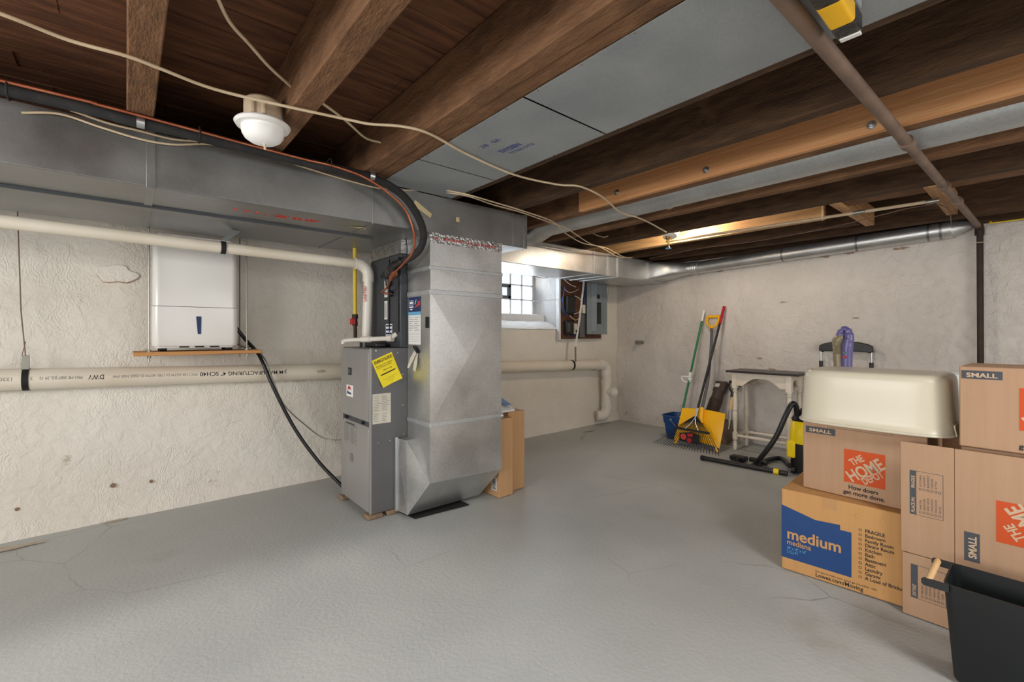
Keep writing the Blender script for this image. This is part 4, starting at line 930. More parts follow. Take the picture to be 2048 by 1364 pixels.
cable([(-.28, yf, 1.872)]+wf([(120, 228), (200, 254), (280, 278), (345, 289), (410, 288), (470, 293)], TF-.016), .0042, 'cream cable drooping lowest along the face of the trunk duct', grp='cream electric cables')
cable(wf([(140, 220), (215, 246), (280, 262), (350, 279), (420, 285), (520, 306), (610, 335), (700, 362), (770, 378), (860, 382)], TF-.007)+[at(930, 391, Z=1.897), at(985, 409, Z=1.897), at(1040, 424, Z=1.897), at(1100, 445, Z=1.897), at(1135, 458, Z=1.897), at(1180, 487, Z=1.897), at(1215, 497, Z=1.897), at(1250, 514, Y=2.87), at(1284, 512, Y=2.87)], .0042, 'long cream cable from the trunk duct past the branch duct', grp='cream electric cables')
cable(wf([(780, 361), (860, 375)], TF-.018)+[at(930, 388, Z=1.884), at(990, 405, Z=1.884), at(1040, 420, Z=1.884), at(1105, 443, Z=1.885), at(1130, 466, Z=1.885), at(1165, 486, Z=1.885), at(1200, 494, Z=1.885), at(1235, 513, Y=2.85), at(1262, 516, Y=2.85)], .0042, 'second cream cable twisted beside it toward the branch duct', grp='cream electric cables')
cable([at(1322, 398, X=2.9)+Vector((-.05, 0, .02)), at(1328, 412, X=2.84), at(1338, 418, X=2.83), at(1348, 411, X=2.83), at(1351, 402, X=2.842)], .005, 'small cream cable loop hanging beside the round duct', grp='cream electric cables')
cable([at(1183, 465, X=3.31), at(1195, 471, X=3.31), at(1208, 474, X=3.31), at(1216, 472, X=3.322)], .006, 'short cut cream cable end on a dark joist', grp='cream electric cables')
cable([(4.70, .27, 1.90), (4.75, .22, 1.898), (4.75, -.4, 1.905), (4.75, -1.2, 1.905)], .005, 'yellow cable along the top of the right wall', m='ycable')
cable([at(x, y, Z=1.9) for x, y in [(1300, 517), (1400, 497), (1500, 484), (1600, 467), (1700, 446), (1830, 414), (1893, 415)]]+[(4.60, .46, 1.885)], .003, 'thin dark wire running below the joists toward the iron pipe', m='rust')

# ------------------------------------------------------------------ iron pipes at the ceiling
ip = thing('iron_pipe', 'brown iron pipe crossing under the joists at upper right', 'pipe', (3, .36, 1.88))
zp = 1.886
mb = MB(); mb.tube([(-.2, .43, zp), (2.45, .378, zp)], .0205, 18); mb.build('near_length', M['rust'], ip, smooth=True)
mb = MB(); mb.tube([(2.40, .379, zp), (4.74, .332, zp)], .019, 18); mb.build('far_length', M['rust'], ip, smooth=True)
for x in (2.45, 3.31, 3.75):
    mb = MB(); mb.tube([(x-.03, .378-.02*(x-2.45), zp), (x+.03, .377-.02*(x-2.45), zp)], .026, 18); mb.build('coupling', M['rust'], ip, smooth=True)
mb = MB(); mb.tube(spline([(4.70, .333, zp), (4.75, .331, zp), (4.775, .33, zp-.02), (4.78, .33, zp-.06)], 4), .026, 16); mb.build('elbow', M['darkpipe'], ip, smooth=True)
ir = thing('iron_pipe', 'dark rusty upright iron pipe against the right wall', 'pipe', (4.78, .328, 0))
mb = MB(); mb.tube([(4.78, .328, zp-.05), (4.78, .322, .01)], .0185, 18); mb.build('riser', M['darkpipe'], ir, smooth=True)
mb = MB(); mb.tube([(4.78+.021*math.cos(a), .328+.021*math.sin(a), 1.77) for a in rng(0, 2*math.pi, 16)], .003, 5); mb.build('tie_wire', M['cable'], ir)
cpb = thing('water_tube', 'slim brownish copper water tube hung below the lit joist', 'pipe', (3.6, 1.2, 1.89))
mb = MB(); mb.tube([(3.52, 2.12, 1.892), (3.60, 1.4, 1.894), (3.685, .42, 1.896)], .0105, 12); mb.build('tube', M['tan'], cpb, smooth=True)
for yy_ in (.80, .45):
    xx = 3.52+.165*(2.12-yy_)/1.70; mb = MB(); mb.tube([(xx-.0, yy_+.03, 1.894), (xx, yy_-.03, 1.894)], .014, 12); mb.build('fitting', M['rod'], cpb, smooth=True)
mb = MB(); yy_ = 1.0; xx = 3.63; mb.tube([(xx-.012, yy_, 1.99), (xx-.012, yy_, 1.885), (xx, yy_, 1.878), (xx+.012, yy_, 1.885), (xx+.012, yy_, 1.99)], .003, 6); mb.build('wire_loop', M['cable'], cpb)
# caution-taped duct end
cb = thing('taped_beam_end', 'low steel beam end wrapped in black and yellow caution tape', 'beam', (1.1, .33, 1.84))
zt = 1.862
mb = MB(); mb.box((-.3, .296, zt+.037), (1.375, .352, ZJ-.002)); lab(mb.build('steel_channel', M['pan'], cb, bevel=.003), 'bare grey steel channel')
def tape(x0, x1, m, nm):
    G = []
    for i in range(9):
        x = x0+(x1-x0)*i/8; dz = .003*noise.noise(Vector((x*40, 1, 2)))
        G.append(rr_ring(0, .078, 0, .045, .01, 0, 3))
    mb = MB(); mb.loft([[(x0+(x1-x0)*i/8,   .300+p[0], zt-.012+p[1]+.0015*noise.noise(Vector((x0*9+i, p[0]*40, p[1]*40)))) for p in rr_ring(0, .052, 0, .05, .008, 0, 3)] for i in range(9)]); return mb.build(nm, M[m], cb, smooth=True)
tape(-.3, 1.09, 'hazB', 'black_band'); tape(1.085, 1.225, 'hazB', 'black_band'); tape(1.225, 1.33, 'hazY', 'yellow_band'); tape(1.33, 1.395, 'hazB', 'black_band')
mb = MB(); mb.box((1.385, .302, zt-.015), (1.402, .346, zt-.008)); mb.build('foam_edge', M['whitem'], cb, bevel=.002)

# ------------------------------------------------------------------ electrical board
eb = thing('electrical_backboard', 'brown wooden backboard on the back wall behind the grey breaker panel', 'board', (4.08, 3.57, 1.03))
BY = 3.535
mb = MB(); mb.box((3.72, BY, 1.045), (4.42, BY+.035, 1.80)); mb.build('board', M['brownboard'], eb, bevel=.003)
mb = MB(); mb.box((3.695, BY+.004, 1.03), (3.72, BY+.06, 1.80)); lab(mb.build('plaster_edge', M['reveal'], eb, bevel=.006), 'ragged plaster edge')
mb = MB(); mb.box((3.90, BY-.012, 1.05), (3.985, BY, 1.79)); lab(mb.build('conduit_strip', M['brownboard'], eb), 'upright batten'); 
bpn = thing('breaker_panel', 'grey breaker panel with open door on the brown backboard', 'electrical panel', (4.28, 3.48, 1.1))
PX0, PX1, PZ0, PZ1, PY = 4.085, 4.455, 1.098, 1.728, 3.478
mb = MB(); mb.box((PX0+.015, PY, PZ0+.01), (PX1-.015, BY-.001, PZ1-.01)); mb.build('box', M['panelG'], bpn)
mb = MB(); fx0, fx1, fz0, fz1 = PX0+.13, PX1-.075, PZ0+.055, PZ1-.06
for lo, hi in (((PX0, PZ0), (PX0+.115, PZ1)), ((fx1+.01, PZ0), (PX1, PZ1)), ((PX0+.115, PZ0), (fx1+.01, fz0-.005)), ((PX0+.115, fz1+.005), (fx1+.01, PZ1))):
    mb.box((lo[0], PY-.008, lo[1]), (hi[0], PY, hi[1]))
mb.build('cover', M['panelG'], bpn, bevel=.002)
mb = MB(); mb.box((PX0+.115, PY-.003, fz0-.005), (fx1+.01, PY-.0005, fz1+.005)); mb.build('dead_front', M['panelG'], bpn)
mb = MB(); mb.prism([(PX0+.075, PY-.008, PZ0+.03), (PX0+.115, PY-.055, PZ0+.04), (PX0+.115, PY-.055, PZ1-.03), (PX0+.075, PY-.008, PZ1-.03)], (.004, .002, 0)); lab(mb.build('door', M['panelG'], bpn), 'open panel door')
mb = MB(); mb.box((PX0+.165, PY-.016, 1.52), (PX0+.225, PY-.003, 1.57)); mb.build('main_breaker', M['black'], bpn, bevel=.002)
for k in range(11):
    for c_ in range(2):
        mb = MB(); z = 1.465-k*.0235; mb.box((PX0+.135+c_*.062, PY-.013, z-.0095), (PX0+.19+c_*.062, PY-.003, z+.0095)); mb.build('breaker', M['black'], bpn)
# low-voltage gear on the board
rt = thing('network_box', 'black network box on the left of the brown backboard', 'router', (3.83, 3.5, 1.3))
mb = MB(); mb.box((3.765, BY-.055, 1.33), (3.895, BY-.001, 1.53)); mb.build('case', M['black'], rt, bevel=.006)
rt2 = thing('power_supply', 'black power unit with a white printed label low on the backboard', 'adapter', (3.8, 3.5, 1.1))
mb = MB(); mb.box((3.755, BY-.05, 1.10), (3.875, BY-.001, 1.25)); mb.build('case', M['black'], rt2, bevel=.006)
mb = MB()
for k in range(4): mb.box((3.77+.012*k, BY-.0515, 1.125), (3.774+.012*k, BY-.05, 1.225))
mb.build('label_print', M['inkG'], rt2)
mb = MB(); mb.box((3.89, BY-.03, 1.10), (3.955, BY-.013, 1.22)); ol = tag(mb.build('outlet_plate', M['paper'], bevel=.004), 'cream outlet plate on the brown backboard', 'outlet'); mb = MB(); mb.box((3.925, BY-.06, 1.115), (3.955, BY-.031, 1.15)); mb.build('plug', M['black'], ol, bevel=.004)
mb = MB(); mb.box((4.03, BY-.045, 1.34), (4.08, BY-.013, 1.44)); tag(mb.build('junction_box', M['paper'], bevel=.004), 'small pale junction box left of the breaker panel', 'box')
mb = MB(); mb.box((3.99, BY-.04, 1.06), (4.075, BY-.001, 1.33)); tag(mb.build('conduit_box', M['grey'], bevel=.004), 'grey metal trough beside the lower left of the breaker panel', 'box')
def wire(px, Y, r, label, m, grp='wires on the backboard'): return cable([at(a, b_, Y=Y) for a, b_ in px], r, label, m, 'wire', 5, grp)
wire([(1130, 572), (1127, 590), (1124, 610), (1128, 625), (1136, 630)], BY-.04, .004, 'blue wire looping down the left of the backboard', 'bluew')
wire([(1129, 575), (1126, 600), (1131, 628), (1142, 632)], BY-.055, .003, 'second blue wire just inside the first loop', 'bluew')
wire([(1150, 592), (1160, 598), (1164, 612), (1158, 624), (1148, 628)], BY-.08, .004, 'white wire loop right of the network box', 'white')
wire([(1122, 552), (1134, 564), (1142, 570), (1152, 574)], BY-.05, .004, 'white wire slanting across the top left of the backboard', 'white')
wire([(1130, 578), (1136, 584), (1146, 584), (1158, 578)], BY-.05, .003, 'white wire sagging across the upper backboard', 'white')
wire([(1167, 555), (1170, 575), (1168, 600), (1167, 612)], BY-.03, .012, 'fat navy cable just left of the breaker panel', 'navy')
wire([(1140, 632), (1150, 640), (1156, 638), (1160, 641)], BY-.06, .005, 'tan wire bundle below the network box', 'cable')
wire([(1136, 634), (1146, 642), (1156, 634)], BY-.045, .004, 'dark wire bundle crossing under the network box', 'blackm')
wire([(1136, 672), (1148, 672), (1156, 666)], BY-.045, .008, 'navy cable coil at the foot of the backboard', 'navy')
cable([(4.43, BY-.02, 1.745), (4.485, 3.505, 1.70), (4.505, 3.505, 1.60), (4.48, 3.515, 1.46)], .012, 'thick grey-brown cable bending down beside the breaker panel', 'rod', 'wire', grp='wires on the backboard')
for k, (x, m_) in enumerate(((4.32, 'red'), (4.335, 'ycable'), (4.35, 'ycable'), (4.365, 'ink'), (4.305, 'amber'))):
    cable([(x, 3.50, 1.725), (x+.008, 3.47, 1.755), (x+.02, 3.49, 1.79)], .0045, ['red wire entering the top of the breaker panel', 'yellow wire leftmost into the panel top', 'yellow wire second into the panel top', 'black wire into the top right of the breaker panel', 'orange wire into the top of the breaker panel'][k], m_, 'wire', grp='wires on the backboard')
cable([at(1003, 540, Y=3.6), at(1040, 548, Y=3.6), at(1065, 552, Y=3.6), at(1090, 556, Y=3.6), at(1118, 549, Y=3.55)], .003, 'thin dark wire hanging across the window top', 'blackm', 'wire')
cable([at(1066, 602, Y=3.70), at(1118, 599, Y=3.56)], .003, 'white cord stretched from the window to the backboard', 'white', 'wire')

# ------------------------------------------------------------------ cartons beside the return duct
GB = 'cardboard boxes'
b1 = thing('cardboard_box', 'narrow tan cardboard box with barcode, touching the slanted duct', 'box', (1.96, 2.58, 0), GB)
mb = MB(); mb.box((1.895, 2.372, .004), (2.018, 2.80, .53)); mb.build('carton', M['cardF'], b1, bevel=.003)
def FBl(u, v, n): return Vector((1.895-n, 2.80-u, v))
mb = MB(); rect(mb, FBl, .35, .045, .405, .135, .0008); lo_ = mb.build('barcode_label', M['paperW'], b1); mb = MB(); vv = .052
while vv < .125:
    w = random.choice((.002, .003, .005)); rect(mb, FBl, .360, vv, .395, vv+w, .0014); vv += w+random.choice((.002, .003))
mb.build('barcode', M['ink'], lo_)
b2 = thing('cardboard_box', 'tan cardboard box right of the narrow one, papers lying on top', 'box', (2.1, 2.62, 0), GB)
mb = MB(); mb.box((2.022, 2.425, .004), (2.172, 2.83, .556)); mb.build('carton', M['cardF'], b2, bevel=.003)
mb = MB(); mb.sheet([[(1.93, 2.42, .571), (2.06, 2.40, .577)], [(1.98, 2.62, .607), (2.12, 2.60, .613)], [(2.03, 2.80, .645), (2.17, 2.78, .65)]], .012); bk = mb.build('booklet', M['paperW']); tag(bk, 'white and blue booklet tilted on top of the tan cartons', 'booklet')
mb = MB(); mb.add([(2.03, 2.46, .5985), (2.075, 2.455, .6005), (2.12, 2.70, .655), (2.07, 2.71, .653)], [(0, 1, 2, 3)]); mb.build('booklet_print', M['blue'], bk)

# ------------------------------------------------------------------ moving boxes at right
def carton(name, label, p0, p1, depth, h, m, grp=GB):
    """p0,p1: bottom left / right of the face toward the camera"""
    p0, p1 = Vector(p0), Vector(p1); r = (p1-p0).normalized(); d = Vector((-r.y, r.x, 0)); w = (p1-p0).length
    t = thing(name, label, 'box', p0+r*w/2+d*depth/2, grp)
    def F(u, v, n): return p0+r*u+Vector((0, 0, v))-d*n
    mb = MB(); mb.obox(F, (0, 0, -depth), (w, h, 0)); body = mb.build('carton', M[m], t, bevel=.004)
    return t, F, w, body
def hd_logo(F, u, v, s, parent, crot=0):
    """orange square with slanted stencil lettering, side s, lower left at u,v; crot rotates by quarter turns"""
    def Q(a, b_, n):
        for _ in range(crot): a, b_ = s-b_, a
        return F(u+a, v+b_, n)
    mb = MB(); rect(mb, Q, 0, 0, s, s, .0008); lo_ = mb.build('orange_logo', M['orange'], parent)
    mb = MB(); k = R(36)
    mb.text('THE', Q, .215*s, .52*s, .27*s, n=.0016, rot=k, bold=.03, fit=.38*s)
    mb.build('logo_lettering', M['cardIn'], lo_); mb = MB()
    mb.text('HOME', Q, .20*s, .02*s, .46*s, n=.0016, rot=k, bold=.03, fit=1.0*s)
    mb.build('logo_lettering', M['cardIn'], lo_); mb = MB()
    mb.text('DEPOT', Q, .52*s, .02*s, .27*s, n=.0016, rot=k, bold=.03, fit=.58*s)
    # keep lettering inside the square
    mb.build('logo_lettering', M['cardIn'], lo_)
    return lo_
def small_tag(F, u, v, w, h, parent, rot=0):
    def Q(a, b_, n):
        if rot: a, b_ = h-b_, a
        return F(u+a, v+b_, n)
    mb = MB(); rect(mb, Q, 0, 0, w, h, .0008); s_ = mb.build('size_tag', M['slate'], parent)
    mb = MB(); mb.text('SMALL', Q, w*.12, h*.22, h*.72, n=.0016, bold=.03, fit=w*.76); mb.build('tag_lettering', M['cardIn'], s_)
# medium box on the floor
bm_, F, w, _ = carton('cardboard_box', 'golden medium box with a big blue printed panel, on the floor', (2.344, .811, .004), (2.377, .374, .004), .45, .372, 'cardL')
mb = MB(); mb.add([F(a, b_, .0008) for a, b_ in ((0, .298), (.0, .055), (.266, .055), (.266, .247), (.226, .247), (.226, .268), (.135, .263))], [tuple(range(7))]); bpz = mb.build('blue_panel', M['lnavy'], bm_)
mb = MB(); mb.text('medium', F, .022, .148, .068, n=.0016, fit=.205, bold=.022); mb.text('mediana', F, .022, .120, .034, n=.0016, fit=.095, bold=.012); mb.build('panel_lettering', M['cardL'], bpz)
mb = MB(); mb.text('18" x 18" x 16"', F, .022, .098, .018, n=.0016, fit=.075); mb.text('3 CU FT', F, .022, .080, .018, n=.0016, fit=.045); mb.build('small_lettering', M['sky'], bpz)
mb = MB()
for k, s_ in enumerate(('FRAGILE', 'Bedroom', 'Family Room', 'Dining Room', 'Kitchen', 'Bath', 'Basement', 'Attic', 'Laundry', 'Garage', 'A Load of Bricks')):
    v = .262-k*.0198; mb.text(s_, F, .312, v, .0205, bold=.02, hs=.86)
    ring = [F(.296+.0055*math.cos(a), v+.006+.0055*math.sin(a), .0008) for a in rng(0, 2*math.pi*15/16, 16)]+[F(.296+.0038*math.cos(a), v+.006+.0038*math.sin(a), .0008) for a in rng(0, 2*math.pi*15/16, 16)]
    mb.add(ring, [(i, (i+1) % 16, (i+1) % 16+16, i+16) for i in range(16)])
mb.build('checklist_print', M['ink'], bm_); mb = MB(); mb.text('For tips to make your move go smoother, visit', F, .135, .032, .0125, fit=.215); mb.build('footer_print', M['ink'], bm_); mb = MB(); mb.text('Lowes.com/Moving', F, .135, .012, .024, fit=.17, bold=.016)
mb.build('footer_print', M['ink'], bm_)
mb = MB()
for k in range(2): 
    c = [F(.285+.085*k+.009*math.cos(a), .325-.0*k+.009*math.sin(a), .0006) for a in rng(0, 5, 10)]; mb.tube(c, .0007, 4)
mb.build('hand_hole_crease', M['cardF'], bm_)
mb = MB(); mb.add([F(.165, .372, .0009), F(.215, .372, .0009), F(.215, .325, .0009), F(.165, .325, .0009)], [(0, 1, 2, 3)]); tpm = mat('packing_tape', (188, 140, 88), rough=.35); mb.build('tape_strip', tpm, bm_)
# small box on it
b5, F, w, _ = carton('cardboard_box', 'tan small box with orange logo, under the cream tub', (2.44, .752, .378), (2.424, .312, .378), .30, .318, 'card')
small_tag(F, .012, .262, .118, .030, b5)
hd_logo(F, .163, .068, .145, b5); BX = b5
mb = MB(); mb.text('How doers', F, .232, .040, .024, align='CENTER', fit=.105, bold=.028); mb.build('box_print', M['ink'], BX); mb = MB(); mb.text('get more done.', F, .234, .016, .024, align='CENTER', fit=.148, bold=.028); mb.build('box_print', M['ink'], b5)
mb = MB()
for (a, b_, c, d_) in ((.10, .297, .33, .298), (.10, .297, .101, .318), (.33, .297, .331, .318)): rect(mb, F, a, b_, c, d_, .0008)
mb.build('printed_frame', M['slate'], b5)
# flattened carton on its edge
fc = thing('flattened_carton', 'tall open tan carton panel with sideways print, behind the black bin', 'box', (2.33, .1, 0), GB)
pA = Vector((2.332, .377, .004)); rA = Vector((-.02, -1, 0)).normalized()
def FA(u, v, n): return pA+rA*u+Vector((-.018*v/.68, 0, v))+Vector((-1, .02, 0)).normalized()*n
mb = MB(); mb.obox(FA, (0, .245, -.008), (.152, .676, 0)); mb.build('side_panel', M['card'], fc, bevel=.002)
mb = MB(); mb.obox(FA, (.153, .245, -.008), (.60, .676, 0)); mb.build('front_panel', M['card'], fc, bevel=.002)
mb = MB(); mb.obox(FA, (.004, .0, -.008), (.150, .242, -.001)); mb.build('side_flap', M['card'], fc, bevel=.002)
mb = MB(); mb.obox(FA, (.156, .0, -.008), (.60, .245, -.001)); mb.build('front_flap', M['card'], fc, bevel=.002)
# sideways checklist, SMALL tag and logo
def sidelist(u, v, w, h, head, items, parent, head2=None):
    """a checklist turned a quarter: text runs upward; header bar on the left"""
    mb = MB(); rect(mb, FA, u, v, u+w*.2, v+h, .0008); hb = mb.build('list_header', M['slate'], parent)
    mb = MB(); Q = lambda a, b_, n: FA(u+w*.15-b_, v+a, n)
    mb.text(head, Q, .008, .0, w*.15, n=.0016, bold=.02, fit=h*.34)
    if head2: mb.text(head2, Q, h*.60, .0, w*.15, n=.0016, bold=.02, fit=h*.28)
    mb.build('header_lettering', M['cardIn'], hb)
    mb = MB()
    for (a0, b0, a1, b1) in ((w*.2, 0, w, .0012), (w*.2, h-.0012, w, h), (w-.0012, 0, w, h)): rect(mb, FA, u+a0, v+b0, u+a1, v+b1, .0008)
    for (ci, col_) in enumerate(items):
        for k, s_ in enumerate(col_):
            uu = u+w*(.36+k*.115); vv = v+.010+ci*h*.52
            Q2 = lambda a, b_, n, uu=uu, vv=vv: FA(uu-b_, vv+a, n)
            if s_: mb.text(s_, Q2, .014, .0, w*.085, fit=min(h*.28, .0055*len(s_)+.004))
            for (a0, b0, a1, b1) in ((0, 0, .008, .001), (0, .006, .008, .007), (0, 0, .001, .007), (.007, 0, .008, .007)): rect(mb, Q2, a0, b0, a1, b1, .0008)
    mb.build('list_print', M['slate'], parent)
sidelist(.028, .40, .095, .170, 'PLACE IN:', (('MASTER', 'BEDROOM', 'FAMILY ROOM', 'LIVING ROOM', 'DINING ROOM', 'BATH'), ('KITCHEN', 'LAUNDRY', 'BASEMENT', 'GARAGE', 'ATTIC', '')), fc, 'FRAGILE')
sidelist(.030, .075, .10, .13, "DON'T FORGET", (('BUBBLE CUSHION', 'MOVING BLANKET', 'STRETCH WRAP', 'PACKING TAPE', 'DISH PACK', 'TAPE'),), fc)
small_tag(FA, .178, .277, .105, .040, fc, rot=1)
hd_logo(FA, .258, .372, .145, fc, crot=1)
# hidden support under the top box and the top box itself
b6, F, w, _ = carton('cardboard_box', 'plain tan box mostly hidden behind the open carton panel, under the top box', (2.353, .210, .004), (2.353, -.24, .004), .30, .682, 'card')
b7, F, w, _ = carton('cardboard_box', 'topmost tan small box at the right edge, with slate size tag', (2.335, .2135, .690), (2.325, -.23, .690), .30, .292, 'card')
small_tag(F, .006, .248, .103, .030, b7)
hd_logo(F, .148, .080, .145, b7); BX = b7
mb = MB(); mb.text('How doers', F, .22, .045, .024, align='CENTER', fit=.105, bold=.028); mb.build('box_print', M['ink'], BX); mb = MB(); mb.text('get more done.', F, .221, .018, .024, align='CENTER', fit=.148, bold=.028); mb.build('box_print', M['ink'], b7)

# cream tub upside down on the small box
tb = thing('plastic_tub', 'large cream plastic tub upside down on a tan small box', 'tub', (2.58, .5, .70))
def sup(cx, cy, hx, hy, z, p=4.8, n=64):
    out = []
    for k in range(n):
        a = 2*math.pi*k/n; ca, sa = math.cos(a), math.sin(a)
        out.append((cx+hx*math.copysign(abs(ca)**(2/p), ca), cy+hy*math.copysign(abs(sa)**(2/p), sa), z))
    return out
tcx, tcy = 2.57, .500
mb = MB()
rings = [sup(tcx, tcy, .205, .268, .703), sup(tcx, tcy, .203, .266, .705)]
for z, g_ in ((.74, .2635), (.80, .2605), (.86, .2575), (.905, .255), (.922, .2515), (.932, .2445), (.937, .233), (.938, .21)):
    rings.append(sup(tcx, tcy, g_-.066, g_, z))
rings.append(sup(tcx, tcy, .05, .10, .9382))
mb.loft(rings, False, True); mb.build('basin', M['tub'], tb, smooth=True)
mb = MB(); rp = [Vector(p) for p in sup(tcx, tcy, .209, .272, .703, 4.2, 64)]; mb.tube(rp+[rp[0]], .0055, 8); mb.build('rim', M['tub'], tb, smooth=True)
mb = MB(); G = []
for i in range(8):
    t = i/7; row = []
    for j in range(9):
        a = (j/8-.5)*1.5
        row.append((tcx-.19+.10+.10*math.sin(a)*(1-.25*t), tcy-.262-.006*t**1.4-.003*math.cos(a), .75-.045*t))
    G.append(row)
mb.sheet(G, .004); lab(mb.build('spout', M['tub'], tb, smooth=True), 'flared pouring lip')
# jug behind the tub
jg = thing('plastic_jug', 'pale jug with red band between tub and top box', 'jug', (2.88, .290, .694))
b8, F, w, _ = carton('cardboard_box', 'dark shadowed box behind the open carton, carrying the pale jug', (2.79, .362, .004), (2.79, .15, .004), .20, .688, 'card')
mb = MB(); mb.lathe((2.88, .290, .694), (0, 0, 1), [(0, .066), (.02, .07), (.10, .07), (.115, .062)], 24); mb.build('lower_body', M['cardIn'], jg, smooth=True)
mb = MB(); mb.lathe((2.88, .290, .809), (0, 0, 1), [(0, .064), (.014, .064)], 24); mb.build('red_band', M['red'], jg, smooth=True)
mb = MB(); mb.lathe((2.88, .290, .823), (0, 0, 1), [(0, .066), (.02, .07), (.075, .07), (.095, .06), (.105, .03)], 24); mb.build('upper_body', M['paperW'], jg, smooth=True)
# black waste bin
wb = thing('waste_bin', 'black rectangular bin with a wooden side handle in front of the boxes', 'bin', (2.06, .02, 0))
mb = MB(); o_, i_ = [], []
def brg(x0, x1, y0, y1, z, r=.02): return rr_ring(x0, x1, y0, y1, r, z, 4)
BZ = .325
mb.loft([brg(1.995, 2.105, -.14, .192, .006), brg(1.985, 2.115, -.15, .196, .02), brg(1.938, 2.138, -.19, .214, BZ), brg(1.942, 2.134, -.186, .210, BZ), brg(1.992, 2.11, -.14, .19, .014)])
mb.build('body', M['bin'], wb, smooth=True)
for xx in (1.936, 2.132):
    mb = MB(); mb.prism([(xx, .20, BZ), (xx, .258, BZ), (xx, .264, BZ-.006), (xx, .264, BZ-.018), (xx, .258, BZ-.024), (xx, .20, BZ-.024)], (.006, 0, 0)); mb.build('handle_bracket', M['bin'], wb)
mb = MB(); mb.tube([(1.94, .248, BZ-.008), (2.134, .248, BZ-.008)], .0095, 16); lab(mb.build('handle', M['dowel'], wb, smooth=True), 'pale wooden dowel handle')

# ------------------------------------------------------------------ luggage cart and stick vacuum behind the tub
lc = thing('luggage_cart', 'folding hand cart with black handle standing against the right wall', 'cart', (4.75, 1.15, 0))
cx_ = 4.755
ya, yb = at(1641, 690, X=cx_).y, at(1744, 690, X=cx_).y
mb = MB(); n = 14; G = []
hp = [(ya+.012, .955), (ya+.006, 1.0), (ya-.03, 1.018), ((ya+yb)/2+.09, 1.032), ((ya+yb)/2, 1.035), ((ya+yb)/2-.09, 1.032), (yb+.03, 1.016), (yb-.006, .997), (yb-.012, .95)]
mb.prism([(cx_-.014, y_, z_) for y_, z_ in hp]+[(cx_-.014, yb+.02, .935), (cx_-.014, yb+.026, .945), (cx_-.014, (ya+yb)/2, .952), (cx_-.014, ya-.026, .947), (cx_-.014, ya-.02, .935)], (.028, 0, 0)); mb.build('handle', M['black'], lc, bevel=.006)
for y_ in (ya-.004, yb+.004):
    mb = MB(); mb.tube([(cx_, y_, .96), (cx_, y_, .80)], .0095, 12); mb.build('upper_tube', M['steel'], lc, smooth=True)
    mb = MB(); mb.tube([(cx_, y_, .86), (cx_, y_, .09)], .0155, 12); mb.build('lower_tube', M['black'], lc, smooth=True)
    mb = MB(); mb.tube([(cx_-.02, y_-.012, .07), (cx_-.02, y_+.012, .07)], .066, 20); mb.build('wheel', M['black'], lc, smooth=True)
mb = MB(); mb.box((cx_-.17, yb-.01, .012), (cx_-.02, ya+.01, .024)); mb.build('foot_plate', M['grey'], lc)
uv = thing('upright_vacuum', 'purple and gold upright vacuum rising behind the cream tub', 'vacuum', (3.40, .82, 0))
ux = 3.40
pt = lambda x, y: at(x, y, X=ux)
A_ = [pt(1693, 745), pt(1693, 715), pt(1695, 690), pt(1698, 674), pt(1695, 661), pt(1688, 657.5), pt(1682, 663), pt(1681, 672)]
mb = MB(); mb.tube(spline(A_, 6), [.031]*13+[.029]*4+[.026]*4+[.022]*4+[.0165]*10+[.019]*4+[.024]*4, 16); lab(mb.build('handle', M['purple'], uv, smooth=True), 'curved purple handle')
mb = MB(); mb.tube(spline([pt(1688, 676), pt(1681, 676), pt(1676, 682), pt(1674, 690)], 5), [.022, .024, .026, .027, .028, .029, .030, .031, .031, .031, .031, .030, .029, .028, .028, .028], 16); lab(mb.build('hose_cuff', M['gold'], uv, smooth=True), 'shiny gold hose cuff')
H_ = [pt(1675, 684), pt(1676, 705), pt(1678, 740), pt(1680, 790)]+[Vector((ux-.03, pt(1680, 790).y, .35))]
hs = spline(H_, 20); mb = MB(); mb.tube(hs, [.0265+(.0018 if i % 2 else 0) for i in range(len(hs))], 16); lab(mb.build('hose', M['gold'], uv, smooth=True), 'ribbed gold hose')
wy = pt(1691, 742).y
mb = MB(); mb.tube([(ux, wy, .88), (ux, wy, .28)], .030, 14); mb.build('wand', M['grey'], uv, smooth=True)
mb = MB(); mb.lathe((ux-.02, wy, .20), (0, 0, 1), [(0, .09), (.02, .10), (.28, .10), (.34, .07), (.36, .03)], 24); mb.build('body', M['purple'], uv, smooth=True)
mb = MB(); mb.box((ux-.16, wy-.15, .008), (ux+.06, wy+.15, .075)); mb.tube([(ux-.02, wy, .06), (ux-.02, wy, .22)], .06, 16); mb.build('floor_head', M['grey'], uv, bevel=.015)
for y_px, m_, nm in ((714, 'red', 'red_button'), (706, 'green', 'green_mark')):
    c = at(1689, y_px, X=ux-.030); mb = MB(); mb.lathe(c, (-1, 0, 0), [(0, .011 if nm[0] == 'r' else .008), (.006, .009 if nm[0] == 'r' else .006)], 12); mb.build(nm, M[m_], uv)

